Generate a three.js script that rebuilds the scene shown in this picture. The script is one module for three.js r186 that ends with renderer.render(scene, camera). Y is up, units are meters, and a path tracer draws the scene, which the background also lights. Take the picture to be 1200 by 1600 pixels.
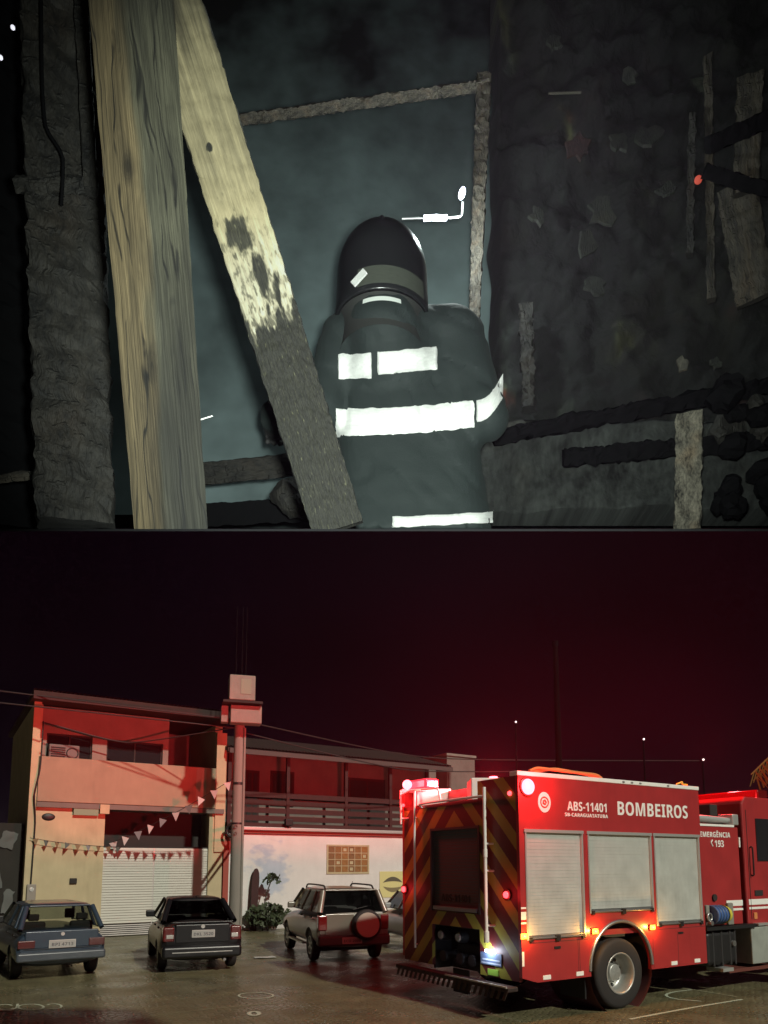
import * as THREE from 'three';
import { RoundedBoxGeometry } from 'three/addons/geometries/RoundedBoxGeometry.js';
import { mergeGeometries, mergeVertices, toCreasedNormals } from 'three/addons/utils/BufferGeometryUtils.js';
import { MarchingCubes } from 'three/addons/objects/MarchingCubes.js';
import { TextGeometry } from 'three/addons/geometries/TextGeometry.js';
import { FontLoader } from 'three/addons/loaders/FontLoader.js';
import { ImprovedNoise } from 'three/addons/math/ImprovedNoise.js';
import { Brush, Evaluator, SUBTRACTION } from 'three-bvh-csg';

// ---------------------------------------------------------------- camera, sky, light, exposure
const scene = new THREE.Scene();
const FPX = 1120, CAMH = 2.2, PITCH = Math.atan(138 / FPX);          // focal length in photo pixels, eye height, upward tilt
const camera = new THREE.PerspectiveCamera(2 * Math.atan(1212 / FPX) * 180 / Math.PI, 1200 / 2424, 0.05, 900);
camera.setViewOffset(1200, 2424, 0, 0, 1200, 1600);                  // shifted lens
camera.position.set(0, CAMH, 0);
camera.rotation.x = PITCH;

const renderer = new THREE.WebGLRenderer({ antialias: true });
renderer.toneMapping = THREE.LinearToneMapping;
renderer.toneMappingExposure = 1;
renderer.shadowMap.enabled = true;

const SN = new ImprovedNoise(), fbmS = (x, y, z) => 0.5 * SN.noise(x, y, z) + 0.25 * SN.noise(2.1 * x, 2.1 * y, 2.1 * z + 5) + 0.12 * SN.noise(4.3 * x, 4.3 * y, 4.3 * z + 9);
scene.fog = new THREE.FogExp2(new THREE.Color(0.95, 0.64, 1.0), 0.00024);   // rain haze
{ // night sky, the red beacon glow over the street painted in to the right
  const W = 512, H = 256, d = new Float32Array(W * H * 4);
  for (let r = 0; r < H; r++) for (let c = 0; c < W; c++) {
    const el = ((r + 0.5) / H - 0.5) * 180, az = ((c + 0.5) / W - 0.5) * 360;     // az = -90 is straight ahead
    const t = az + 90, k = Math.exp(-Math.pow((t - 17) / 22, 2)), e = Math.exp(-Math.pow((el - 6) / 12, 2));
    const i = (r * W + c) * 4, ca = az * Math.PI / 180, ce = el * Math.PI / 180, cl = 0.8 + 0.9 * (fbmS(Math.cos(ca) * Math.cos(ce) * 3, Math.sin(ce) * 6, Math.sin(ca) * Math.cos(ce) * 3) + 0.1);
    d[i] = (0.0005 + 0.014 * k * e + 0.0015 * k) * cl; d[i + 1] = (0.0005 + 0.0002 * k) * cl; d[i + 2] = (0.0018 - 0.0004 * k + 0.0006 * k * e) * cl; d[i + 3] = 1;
  }
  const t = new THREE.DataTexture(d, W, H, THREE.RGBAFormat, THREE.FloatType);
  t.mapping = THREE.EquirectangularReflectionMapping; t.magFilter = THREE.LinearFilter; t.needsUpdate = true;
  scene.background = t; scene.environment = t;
}
const sun = new THREE.DirectionalLight(new THREE.Color(1.0, 0.97, 0.82), 2.7);     // the one high key light over the square, from behind on the right
sun.position.set(0.62 * 50, 0.74 * 50, 0.78 * 50); sun.target.position.set(0, 0, 0);
sun.castShadow = true; sun.shadow.radius = 3;
Object.assign(sun.shadow.camera, { left: -40, right: 40, top: 40, bottom: -40, near: 1, far: 150 });
scene.add(sun, sun.target);

// ---------------------------------------------------------------- helpers
let seed = 7; const rnd = () => { seed = (seed * 1664525 + 1013904223) >>> 0; return seed / 4294967296; };
const rr = (a, b) => a + (b - a) * rnd();
const V = (x, y, z) => new THREE.Vector3(x, y, z);
const cp = Math.cos(PITCH), sp = Math.sin(PITCH);
const at = (x, y, d) => { const u = (1212 - y) / FPX; return V((x - 600) / FPX * d, CAMH + d * (sp + u * cp), d * (-cp + u * sp)); };   // a place d metres ahead
const gnd = (x, y, h = 0) => { const p = at(x, y, 1), k = (h - CAMH) / (p.y - CAMH); return V(p.x * k, h, p.z * k); };
const IN = new ImprovedNoise();
const fbm = (x, y, z = 0, o = 4) => { let s = 0, a = 0.5; for (let i = 0; i < o; i++) { s += a * IN.noise(x, y, z); x *= 2.03; y *= 2.03; z += 3.1; a *= 0.5; } return s; };
const sst = (a, b, x) => { const t = Math.min(1, Math.max(0, (x - a) / (b - a))); return t * t * (3 - 2 * t); };
const used = {};
const numbered = (n) => { used[n] = (used[n] ?? -1) + 1; return used[n] ? `${n}_${String(used[n]).padStart(3, '0')}` : n; };
const shade = (m) => { m.castShadow = true; m.receiveShadow = true; return m; };
function thing(name, label, category, pos = [0, 0, 0], ry = 0, group) {
  const o = new THREE.Group(); o.name = numbered(name); o.position.set(...pos); o.rotation.y = ry;
  o.userData = { label, category }; if (group) o.userData.group = group; scene.add(o); return o;
}
function part(parent, name, geo, mat) {
  const n = parent.children.filter((c) => c.name.replace(/_\d{3}$/, '') === name).length;
  const m = shade(new THREE.Mesh(Array.isArray(geo) ? merge(geo) : geo, mat)); m.name = n ? `${name}_${String(n).padStart(3, '0')}` : name; parent.add(m); return m;
}
function single(name, label, category, geo, mat, group) {
  const m = shade(new THREE.Mesh(Array.isArray(geo) ? merge(geo) : geo, mat)); m.name = numbered(name); m.userData = { label, category }; if (group) m.userData.group = group; scene.add(m); return m;
}
function struct(name, geo, mat) { const m = shade(new THREE.Mesh(Array.isArray(geo) ? merge(geo) : geo, mat)); m.name = numbered(name); m.userData = { kind: 'structure' }; scene.add(m); return m; }
function merge(gs) {
  const a = gs.map((g) => { const n = g.index ? g.toNonIndexed() : g.clone(); for (const k of Object.keys(n.attributes)) if (!['position', 'normal', 'uv'].includes(k)) n.deleteAttribute(k); if (!n.attributes.uv) n.setAttribute('uv', new THREE.BufferAttribute(new Float32Array(n.attributes.position.count * 2), 2)); return n; });
  return mergeGeometries(a);
}
function muv(g0) { // texture coordinates in metres by the main direction of each face
  const g = g0.index ? g0.toNonIndexed() : g0, p = g.attributes.position, uv = new Float32Array(p.count * 2), a = V(), b = V(), c = V();
  for (let i = 0; i < p.count; i += 3) {
    a.fromBufferAttribute(p, i); b.fromBufferAttribute(p, i + 1); c.fromBufferAttribute(p, i + 2);
    const n = b.clone().sub(a).cross(c.clone().sub(a)), ax = Math.abs(n.x), ay = Math.abs(n.y), az = Math.abs(n.z);
    [a, b, c].forEach((q, k) => { const [u, v] = az >= ax && az >= ay ? [q.x, q.y] : ax >= ay ? [q.z, q.y] : [q.x, q.z]; uv[(i + k) * 2] = u; uv[(i + k) * 2 + 1] = v; });
  }
  g.setAttribute('uv', new THREE.BufferAttribute(uv, 2)); return g;
}
// a box from corner to corner, edges rounded by r
function bx(x0, x1, y0, y1, z0, z1, r = 0) {
  const w = Math.abs(x1 - x0), h = Math.abs(y1 - y0), d = Math.abs(z1 - z0);
  const g = r ? new RoundedBoxGeometry(w, h, d, 2, Math.min(r, w / 2.01, h / 2.01, d / 2.01)) : new THREE.BoxGeometry(w, h, d);
  g.translate((x0 + x1) / 2, (y0 + y1) / 2, (z0 + z1) / 2); return muv(g);
}
function tube(pts, r, seg = 0, rs = 8, curve = true) {
  const v = pts.map((p) => (p.isVector3 ? p : V(...p)));
  const c = curve ? new THREE.CatmullRomCurve3(v, false, 'catmullrom', 0.3) : (() => { const q = new THREE.CurvePath(); for (let i = 1; i < v.length; i++) q.add(new THREE.LineCurve3(v[i - 1], v[i])); return q; })();
  return new THREE.TubeGeometry(c, seg || Math.max(2, (v.length - 1) * 6), r, rs);
}
function cyl(r0, r1, h, x, y, z, axis = 'y', seg = 24) {
  const g = new THREE.CylinderGeometry(r0, r1, h, seg); if (axis === 'x') g.rotateZ(Math.PI / 2); if (axis === 'z') g.rotateX(Math.PI / 2); g.translate(x, y, z); return g;
}
function loft(rings, closedEnds = true) { // rings: arrays of Vector3, same count, closed
  const n = rings[0].length, pos = [], uv = [], idx = []; let len = 0;
  rings.forEach((r, j) => {
    if (j) len += r[0].distanceTo(rings[j - 1][0]);
    let per = 0;
    for (let i = 0; i <= n; i++) { const p = r[i % n]; if (i) per += p.distanceTo(r[i - 1]); pos.push(p.x, p.y, p.z); uv.push(per, len); }
  });
  for (let j = 0; j < rings.length - 1; j++) for (let i = 0; i < n; i++) { const a = j * (n + 1) + i, b = a + 1, c = a + n + 1, d = c + 1; idx.push(a, b, d, a, d, c); }
  if (closedEnds) for (const j of [0, rings.length - 1]) {
    const c = V(0, 0, 0); rings[j].forEach((p) => c.add(p)); c.divideScalar(n); const k = pos.length / 3; pos.push(c.x, c.y, c.z); uv.push(0, 0);
    rings[j].forEach((p) => { pos.push(p.x, p.y, p.z); uv.push(p.x, p.y); });
    for (let i = 0; i < n; i++) { const a = k + 1 + i, b = k + 1 + (i + 1) % n; j ? idx.push(k, a, b) : idx.push(k, b, a); }
  }
  const g = new THREE.BufferGeometry(); g.setAttribute('position', new THREE.Float32BufferAttribute(pos, 3)); g.setAttribute('uv', new THREE.Float32BufferAttribute(uv, 2)); g.setIndex(idx); g.computeVertexNormals(); return g;
}
const FLOORK = (1212 - 827) / FPX;
function onFloor(p, dir) { // beams that reach the raked floor of the burnt room end flush on it
  if (p.z < -4 || p.y > 8) return; const f = (q) => (q.y - CAMH) * cp + q.z * sp - FLOORK * ((q.y - CAMH) * sp - q.z * cp), v = f(p); if (v >= 0) return;
  const g = f(p.clone().add(dir)) - v; if (Math.abs(g) > 0.05) p.addScaledVector(dir, -v / g);
}
// squared timber from A to B: w across the view, t in depth; jit roughens it
function timber(A, B, w, t, { jit = 0.002, n = 40, roll = 0, taper = 1, k = 5, freq = 9 } = {}) {
  const dir = B.clone().sub(A), L = dir.length(); dir.normalize();
  const view = A.clone().add(B).multiplyScalar(0.5).sub(V(0, CAMH, 0)).normalize();
  const s0 = dir.clone().cross(view).normalize(), d0 = s0.clone().cross(dir).normalize();
  const s = s0.clone().multiplyScalar(Math.cos(roll)).addScaledVector(d0, Math.sin(roll)), d = s.clone().cross(dir).normalize();
  const rings = [], sd = rnd() * 50;
  for (let j = 0; j <= n; j++) {
    const c = A.clone().lerp(B, j / n), ring = [], q = 1 + (taper - 1) * j / n;
    const side = [[-1, -1, 1, -1], [1, -1, 1, 1], [1, 1, -1, 1], [-1, 1, -1, -1]];
    for (const [a0, b0, a1, b1] of side) for (let i = 0; i < k; i++) {
      let a = a0 + (a1 - a0) * i / k, b = b0 + (b1 - b0) * i / k; if (i === 0) { a *= 0.985; b *= 0.97; }
      const p = c.clone().addScaledVector(s, a * w / 2 * q).addScaledVector(d, b * t / 2 * q);
      const h = jit * (fbm(p.x * freq * 3 + sd, p.y * freq * 3, p.z * freq * 3, 3) * 2.2 + 0.5 * fbm(j * 0.9 + sd, i * 0.7 + a0 * 3, b0 * 4, 2));
      ring.push(p.addScaledVector(s, a * h).addScaledVector(d, b * h));
    }
    rings.push(ring);
  }
  for (const r of rings) for (const p of r) onFloor(p, dir);
  return toCreasedNormals(loft(rings), 0.7);
}
function dtex(w, h, fn, srgb = false, rep = [1, 1]) {
  const d = new Uint8Array(w * h * 4);
  for (let y = 0; y < h; y++) for (let x = 0; x < w; x++) { const c = fn(x / w, y / h, x, y), i = (y * w + x) * 4; for (let k = 0; k < 3; k++) d[i + k] = Math.max(0, Math.min(255, (Array.isArray(c) ? c[k] : c) * 255)); d[i + 3] = 255; }
  const t = new THREE.DataTexture(d, w, h); t.wrapS = t.wrapT = THREE.RepeatWrapping; t.magFilter = THREE.LinearFilter; t.minFilter = THREE.LinearMipmapLinearFilter; t.repeat.set(...rep); if (srgb) t.colorSpace = THREE.SRGBColorSpace; t.needsUpdate = true; return t;
}
const rep = (t, x, y = x) => { const c = t.clone(); c.repeat.set(x, y); c.needsUpdate = true; return c; };
// tileable noise: four shifted copies blended across the seam
const tile = (f) => (x, y) => { const a = sst(0, 1, x), b = sst(0, 1, y); return (1 - a) * (1 - b) * f(x, y) + a * (1 - b) * f(x - 1, y) + (1 - a) * b * f(x, y - 1) + a * b * f(x - 1, y - 1); };
const M = (o) => new THREE.MeshPhysicalMaterial(o);
const lin = (r, g, b) => new THREE.Color().setRGB(r, g, b);
const S = (color, roughness = 0.7, more = {}) => M({ color, roughness, ...more });

// ---------------------------------------------------------------- textures
const tGrime = dtex(512, 512, (() => { const f = tile((x, y) => fbm(x * 5, y * 5, 1, 5)), g = tile((x, y) => fbm(x * 26, y * 5, 7, 3)); return (x, y) => { const v = 0.83 + 0.3 * f(x, y) + 0.12 * g(x, y); return [v, v * 0.99, v * 0.975]; }; })());
const tPlasterB = dtex(512, 512, (() => { const f = tile((x, y) => fbm(x * 40, y * 40, 3, 4)), g = tile((x, y) => fbm(x * 7, y * 7, 9, 3)); return (x, y) => 0.5 + 0.5 * f(x, y) + 0.3 * g(x, y); })());
const tChar = dtex(512, 512, (() => { const f = tile((x, y) => fbm(x * 12, y * 5, 2, 5)), g = tile((x, y) => fbm(x * 50, y * 22, 5, 3)); return (x, y) => { const v = 0.34 + 0.75 * f(x, y) + 0.5 * g(x, y), b = sst(0.1, 0.5, fbm(x * 3, y * 3, 8, 2)); return [v * (1 + 0.25 * b), v * (0.97 + 0.05 * b), v * (0.9 - 0.1 * b)]; }; })());
const tCharB = dtex(512, 512, (() => { const f = tile((x, y) => fbm(x * 26, y * 7, 2, 5)), g = tile((x, y) => fbm(x * 70, y * 60, 5, 3)), h = tile((x, y) => fbm(x * 10, y * 34, 9, 3)); return (x, y) => 0.5 + 0.75 * f(x, y) + 0.25 * g(x, y) - 0.7 * sst(0.16, 0.3, h(x, y)); })());
const tGrain = dtex(512, 1024, (x, y) => { // bare weathered timber, sooted towards the foot; x across (0..1), y along from the top
  const kn = Math.exp(-Math.pow((y - 0.36) / 0.03, 2) - Math.pow((x - 0.27) / 0.06, 2)) + Math.exp(-Math.pow((y - 0.71) / 0.025, 2) - Math.pow((x - 0.33) / 0.05, 2)), w = fbm(x * 3, y * 3, 4, 4) * 0.22 + 0.10 * kn * (x > 0.3 ? 1 : -1), s = fbm((x + w) * 18, y * 4.5, 3, 5), fine = fbm((x + w) * 90, y * 26, 6, 3), gray = sst(0.28, 0.42, x + 0.25 * fbm(x * 4, y * 3, 1, 3)) * (1 - sst(0.93, 1, x));
  const soot = sst(0.3, 0.85, y + 0.35 * fbm(x * 7, y * 4, 11, 4)) * (0.35 + 0.55 * sst(0.05, 0.5, x));
  let v = 0.80 + 0.30 * s + 0.14 * fine + 0.22 * fbm(x * 6, y * 5, 31, 4) - 0.25 * sst(0.2, 0.45, fbm(x * 13, y * 2.2, 20, 3)) - 0.4 * kn - 0.5 * sst(0.035, 0.0, Math.abs(fbm((x + w) * 4, y * 1.2, 40, 2) - 0.06)) * sst(0.1, 0.3, fbm(x * 3, y * 9, 44, 3) + 0.2);
  v *= 1 - 0.62 * soot; v *= 0.72 + 0.28 * sst(0.0, 0.2, y);
  const tan = [1.0, 0.91, 0.74], gr = [0.70, 0.71, 0.64]; return tan.map((c, k) => v * (c * (1 - gray) + gr[k] * gray));
}, true);
const tGrainB = dtex(256, 512, (x, y) => 0.5 + 0.6 * fbm(x * 34, y * 2.4, 3, 4) + 0.3 * fbm(x * 90, y * 9, 6, 2));
const blob = (x, y, cx, cy, rx, ry, sd) => 1 - sst(0.55, 1.0, Math.hypot((x - cx) / rx, (y - cy) / ry) + 0.9 * fbm(x * 9 + sd, y * 30, sd, 4));
const tBrace = dtex(256, 1024, (x, y) => { // pale plank burnt black below; x across, y from the top
  const s = fbm(x * 12, y * 5, 3, 4), fine = fbm(x * 60, y * 30, 6, 3);
  let v = 0.84 + 0.35 * s + 0.16 * fine; v *= 0.55 + 0.45 * sst(0.04, 0.2, y + 0.1 * s); v *= 1 + 0.22 * sst(0.3, 0.55, y);
  let ch = Math.max(sst(0.575, 0.612, y + 0.15 * fbm(x * 5, y * 14, 9, 5) - 0.035 * (x - 0.5)), 0.55 * sst(0.42, 0.62, y + 0.3 * fbm(x * 9, y * 30, 29, 4) + 0.03 * x) * sst(0.05, 0.3, fbm(x * 14, y * 50, 51, 4) + 0.1));
  ch = Math.max(ch, 0.85 * blob(x, y, 0.62, 0.455, 0.30, 0.036, 3), 0.95 * blob(x, y, 0.45, 0.532, 0.13, 0.045, 8), blob(x, y, 0.64, 0.31, 0.06, 0.0075, 1), 0.7 * sst(0.93, 1.0, x + 0.15 * s) * sst(0.15, 0.3, y), sst(0.035, 0.0, x) * 0.6);
  const c = [1.0, 0.94, 0.78], pale = sst(0.4, 0.55, y); const b = 0.2 + 0.45 * Math.max(0, fine + 0.2) + 0.5 * sst(0.2, 0.45, fbm(x * 22, y * 60, 15, 3));
  return c.map((q, k) => (1 - ch) * v * (q + (1 - q) * pale * 0.45) + ch * b * [0.62, 0.62, 0.5][k]);
}, true);
const tBraceB = dtex(256, 1024, (x, y) => 0.5 + (0.25 + 0.6 * sst(0.56, 0.64, y)) * fbm(x * 20, y * 60, 3, 4));
const tSootWall = dtex(1024, 1024, (x, y) => { // burnt plaster: soot with ochre, green and pale scars
  const a = fbm(x * 4, y * 3, 1, 5), b = fbm(x * 9, y * 3.2, 5, 5), c = fbm(x * 30, y * 22, 8, 3), st = fbm(x * 24, y * 3, 12, 4);
  const pale = sst(0.12, 0.48, b + 0.35 * a + 0.15 * c), g = sst(-0.1, 0.3, a), r = sst(0.16, 0.38, fbm(x * 7, y * 6, 21, 4));
  const v = 0.07 + 0.15 * Math.max(0, st + 0.2) + 0.12 * c + 0.5 * pale;
  return [v * (0.85 + 0.1 * g + 0.35 * r), v * (0.95 - 0.25 * r), v * (0.9 - 0.25 * g - 0.2 * r)];
}, true);
const tSootHaze = dtex(512, 512, (x, y) => { // back wall: mottled soot, and lit smoke haze painted paler low down; in the wall's own coordinates (metres over 4.6 x 3.4)
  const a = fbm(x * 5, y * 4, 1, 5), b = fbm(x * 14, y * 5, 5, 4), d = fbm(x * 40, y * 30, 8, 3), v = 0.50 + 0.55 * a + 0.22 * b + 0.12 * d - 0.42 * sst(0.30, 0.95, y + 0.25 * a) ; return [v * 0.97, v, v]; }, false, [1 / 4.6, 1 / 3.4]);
tSootHaze.offset.set(0.5, -3.9 / 3.4);
const tStone = dtex(1024, 1024, (() => { // wet sett paving: height
  const pts = [], nx = 20, ny = 20; for (let j = 0; j < ny; j++) for (let i = 0; i < nx; i++) pts.push([(i + 0.5 * (j % 2) + rr(0.25, 0.75)) / nx, (j + rr(0.3, 0.7)) / ny, rr(0.6, 1)]);
  const cell = {}; pts.forEach((p) => { const k = Math.floor(((p[0] % 1) + 1) % 1 * nx) + '_' + Math.floor(p[1] * ny); (cell[k] ??= []).push(p); });
  return (x, y) => { let a = 9, b = 9, t = 1; const ci = Math.floor(x * nx), cj = Math.floor(y * ny);
    for (let j = -2; j <= 2; j++) for (let i = -2; i <= 2; i++) for (const p of cell[(ci + i + nx) % nx + '_' + (cj + j + ny) % ny] ?? []) { let dx = Math.abs((p[0] % 1) - x), dy = Math.abs(p[1] - y); if (dx > 0.5) dx = 1 - dx; if (dy > 0.5) dy = 1 - dy; const d = Math.hypot(dx * nx, dy * ny); if (d < a) { b = a; a = d; t = p[2]; } else if (d < b) b = d; }
    return t * (0.25 + 0.7 * sst(0.02, 0.4, b - a)) + 0.06 * fbm(x * 60, y * 60, 2, 2); };
})());
const tGroundC = dtex(512, 512, (() => { const f = tile((x, y) => fbm(x * 6, y * 6, 1, 5)), g = tile((x, y) => fbm(x * 60, y * 60, 4, 2)); return (x, y) => { const v = 0.62 + 0.6 * f(x, y) + 0.4 * g(x, y); return [v, v * 0.97, v * 0.86]; }; })());
const tGroundR = dtex(512, 512, (() => { const f = tile((x, y) => fbm(x * 4, y * 4, 21, 5)); return (x, y) => 0.42 + 0.9 * f(x, y); })());
const tShut = dtex(512, 512, (() => { const f = tile((x, y) => fbm(x * 3, y * 30, 1, 4)), g = tile((x, y) => fbm(x * 5, y * 5, 6, 4)); return (x, y) => { const v = 0.9 + 0.16 * f(x, y), m = sst(0.22, 0.42, g(x, y)) * 0.35 + sst(0.25, 0.4, f(x, y)) * 0.3; return [v - m * 0.55, v - m * 0.3, v * 0.96 - m * 0.42]; }; })());
const tWhiteWall = dtex(1024, 512, (x, y) => { // white wall with blue paint ghosts
  const v = 0.9 + 0.12 * fbm(x * 12, y * 6, 1, 5) + 0.05 * fbm(x * 50, y * 4, 9, 3);
  const bl = sst(0.05, 0.5, fbm(x * 16, y * 9, 33, 5) + 0.75 - Math.hypot((x - 0.185) / 0.13, (y - 0.60) / 0.42) * 0.9) * 0.6;
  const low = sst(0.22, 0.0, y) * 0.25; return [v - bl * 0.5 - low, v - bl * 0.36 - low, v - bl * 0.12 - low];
});

// ---------------------------------------------------------------- materials
const K = {
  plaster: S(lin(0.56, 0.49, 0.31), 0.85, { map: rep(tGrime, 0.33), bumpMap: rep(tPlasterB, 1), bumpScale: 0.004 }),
  plasterUpShade: S(lin(0.27, 0.24, 0.20), 0.85, { map: rep(tGrime, 0.33), bumpMap: rep(tPlasterB, 1), bumpScale: 0.004 }),  // darker copy of the plaster, upper-storey shade put into the colour
  plasterShade: S(lin(0.20, 0.18, 0.16), 0.9, { map: rep(tGrime, 0.33) }),  // darkest plaster copy, the unlit upper walls put into its colour
  white: S(lin(0.62, 0.62, 0.60), 0.6, { map: rep(tGrime, 0.5) }),
  shutter: S(lin(0.66, 0.68, 0.64), 0.55, { map: rep(tShut, 0.4) }),
  dark: S(lin(0.02, 0.018, 0.016), 0.8), black: S(lin(0.012, 0.012, 0.013), 0.5),
  roof: S(lin(0.035, 0.022, 0.019), 0.85, { map: rep(tGrime, 1) }),
  brownWood: S(lin(0.050, 0.016, 0.015), 0.8, { map: rep(tGrime, 1.5) }),  // dim upper storey and red beacon light put into this wood colour
  concrete: S(lin(0.26, 0.26, 0.23), 0.9, { map: rep(tGrime, 0.9), bumpMap: rep(tPlasterB, 2), bumpScale: 0.004 }),
  glass: S(lin(0.02, 0.02, 0.022), 0.08, { clearcoat: 1, clearcoatRoughness: 0.05 }),
  pane: M({ color: lin(0.55, 0.6, 0.58), roughness: 0.04, transmission: 1, thickness: 0, ior: 1.5 }),
  tint: M({ color: lin(0.05, 0.056, 0.056), roughness: 0.04, transmission: 1, thickness: 0, ior: 1.5 }),
  rubber: S(lin(0.018, 0.017, 0.017), 0.75, { bumpMap: rep(tPlasterB, 3), bumpScale: 0.003 }),
  alu: S(lin(0.62, 0.64, 0.62), 0.42, { metalness: 0.7 }), steel: S(lin(0.45, 0.46, 0.46), 0.38, { metalness: 0.9 }),
  slatAlu: S(lin(0.56, 0.60, 0.57), 0.5, { metalness: 0.15, map: rep(tGrime, 0.6) }),
  red: S(lin(0.42, 0.030, 0.032), 0.45, { clearcoat: 0.6, clearcoatRoughness: 0.25, map: rep(tGrime, 0.5) }),
  redDeep: S(lin(0.22, 0.012, 0.016), 0.4, { clearcoat: 0.5, clearcoatRoughness: 0.25, map: rep(tGrime, 0.5) }),
  letter: S(lin(0.82, 0.82, 0.78), 0.5), chassis: S(lin(0.02, 0.02, 0.021), 0.6),
  yellow: S(lin(0.62, 0.55, 0.06), 0.5), blue: S(lin(0.04, 0.10, 0.28), 0.45), orange: S(lin(0.62, 0.22, 0.07), 0.6), lime: S(lin(0.35, 0.62, 0.08), 0.5),
  beacon: S(lin(0.3, 0.02, 0.02), 0.3, { emissive: lin(9, 0.9, 1.2) }), beaconDim: S(lin(0.35, 0.02, 0.03), 0.25, { emissive: lin(1.2, 0.06, 0.1) }), tail: S(lin(0.4, 0.02, 0.02), 0.3, { emissive: lin(5, 0.25, 0.3) }), amber: S(lin(0.5, 0.2, 0.02), 0.3, { emissive: lin(7, 2.3, 0.25) }),
  whiteLamp: S(lin(0.8, 0.8, 0.8), 0.3, { emissive: lin(4, 4.6, 6) }), farLamp: S(lin(0.8, 0.8, 0.8), 0.3, { emissive: lin(1.1, 1.0, 1.0) }),
  lens: S(lin(0.13, 0.008, 0.008), 0.15, { clearcoat: 1 }), lensClear: S(lin(0.6, 0.6, 0.58), 0.12, { metalness: 0.6 }),
  char: S(lin(0.034, 0.031, 0.026), 0.8, { map: rep(tChar, 2, 2), bumpMap: rep(tCharB, 3, 1.6), bumpScale: 0.010 }),
  charBrown: S(lin(0.085, 0.072, 0.055), 0.8, { map: rep(tChar, 3, 1.2), bumpMap: rep(tCharB, 4.5, 1.8), bumpScale: 0.008 }),
  charPale: S(lin(0.30, 0.28, 0.23), 0.9, { map: rep(tChar, 3, 3), bumpMap: rep(tCharB, 8, 5), bumpScale: 0.006 }),
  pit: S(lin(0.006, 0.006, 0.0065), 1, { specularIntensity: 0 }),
  sootHaze: S(lin(0.30, 0.385, 0.39), 0.95, { map: tSootHaze, bumpMap: rep(tPlasterB, 0.5), bumpScale: 0.004 }),
  sootWall: S(lin(0.25, 0.25, 0.235), 0.95, { map: rep(tSootWall, 0.55), bumpMap: rep(tPlasterB, 1.2), bumpScale: 0.008 }),
  bark: S(lin(0.06, 0.05, 0.04), 0.9), leaf: S(lin(0.05, 0.075, 0.03), 0.7, { transmission: 0.3, thickness: 0, side: THREE.DoubleSide }), leafDark: S(lin(0.009, 0.008, 0.006), 0.8, { side: THREE.DoubleSide }), palm: S(lin(0.16, 0.15, 0.03), 0.7, { side: THREE.DoubleSide }),
};
K.redDeep.name = 'deep red paint';

// ================================================================ the burnt upper room (its raked floor edge is just above the eye)
const RW = 2.05;
{
  const prof = (pts, x0, x1) => { const s = new THREE.Shape(pts.map(([z, y]) => new THREE.Vector2(z, y))); const g = new THREE.ExtrudeGeometry(s, { depth: x1 - x0, bevelEnabled: false }); g.rotateY(-Math.PI / 2); g.translate(x1, 0, 0); return muv(g); };
  const zy = (y, d) => { const p = at(600, y, d); return [p.z, p.y]; };
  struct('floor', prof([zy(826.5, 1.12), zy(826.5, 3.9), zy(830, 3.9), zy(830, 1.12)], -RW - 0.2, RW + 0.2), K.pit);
  struct('wall_back', bx(-RW - 0.2, RW + 0.2, 3.96, 7.2, -3.6, -3.45), K.sootHaze);
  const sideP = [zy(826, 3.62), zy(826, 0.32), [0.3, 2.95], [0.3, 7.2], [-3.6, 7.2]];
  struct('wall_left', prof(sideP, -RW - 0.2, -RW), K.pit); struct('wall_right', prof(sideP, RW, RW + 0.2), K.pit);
  struct('added_wall_front', bx(-RW - 0.2, RW + 0.2, 2.95, 7.2, 0.3, 0.42), K.pit);  // unseen, added behind the eye to keep the key light out of the room
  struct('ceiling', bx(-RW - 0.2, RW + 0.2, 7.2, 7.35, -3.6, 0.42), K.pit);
}
const flash = new THREE.SpotLight(new THREE.Color(0.90, 1.0, 0.92), 34, 12, 0.60, 1, 2);   // unseen torch added beside the lens, lighting the firefighter's back
flash.position.set(0.03, CAMH + 0.12, -0.10); flash.target.position.copy(at(640, 640, 2.3)); flash.castShadow = true; flash.shadow.radius = 1.5; scene.add(flash, flash.target);

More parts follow.
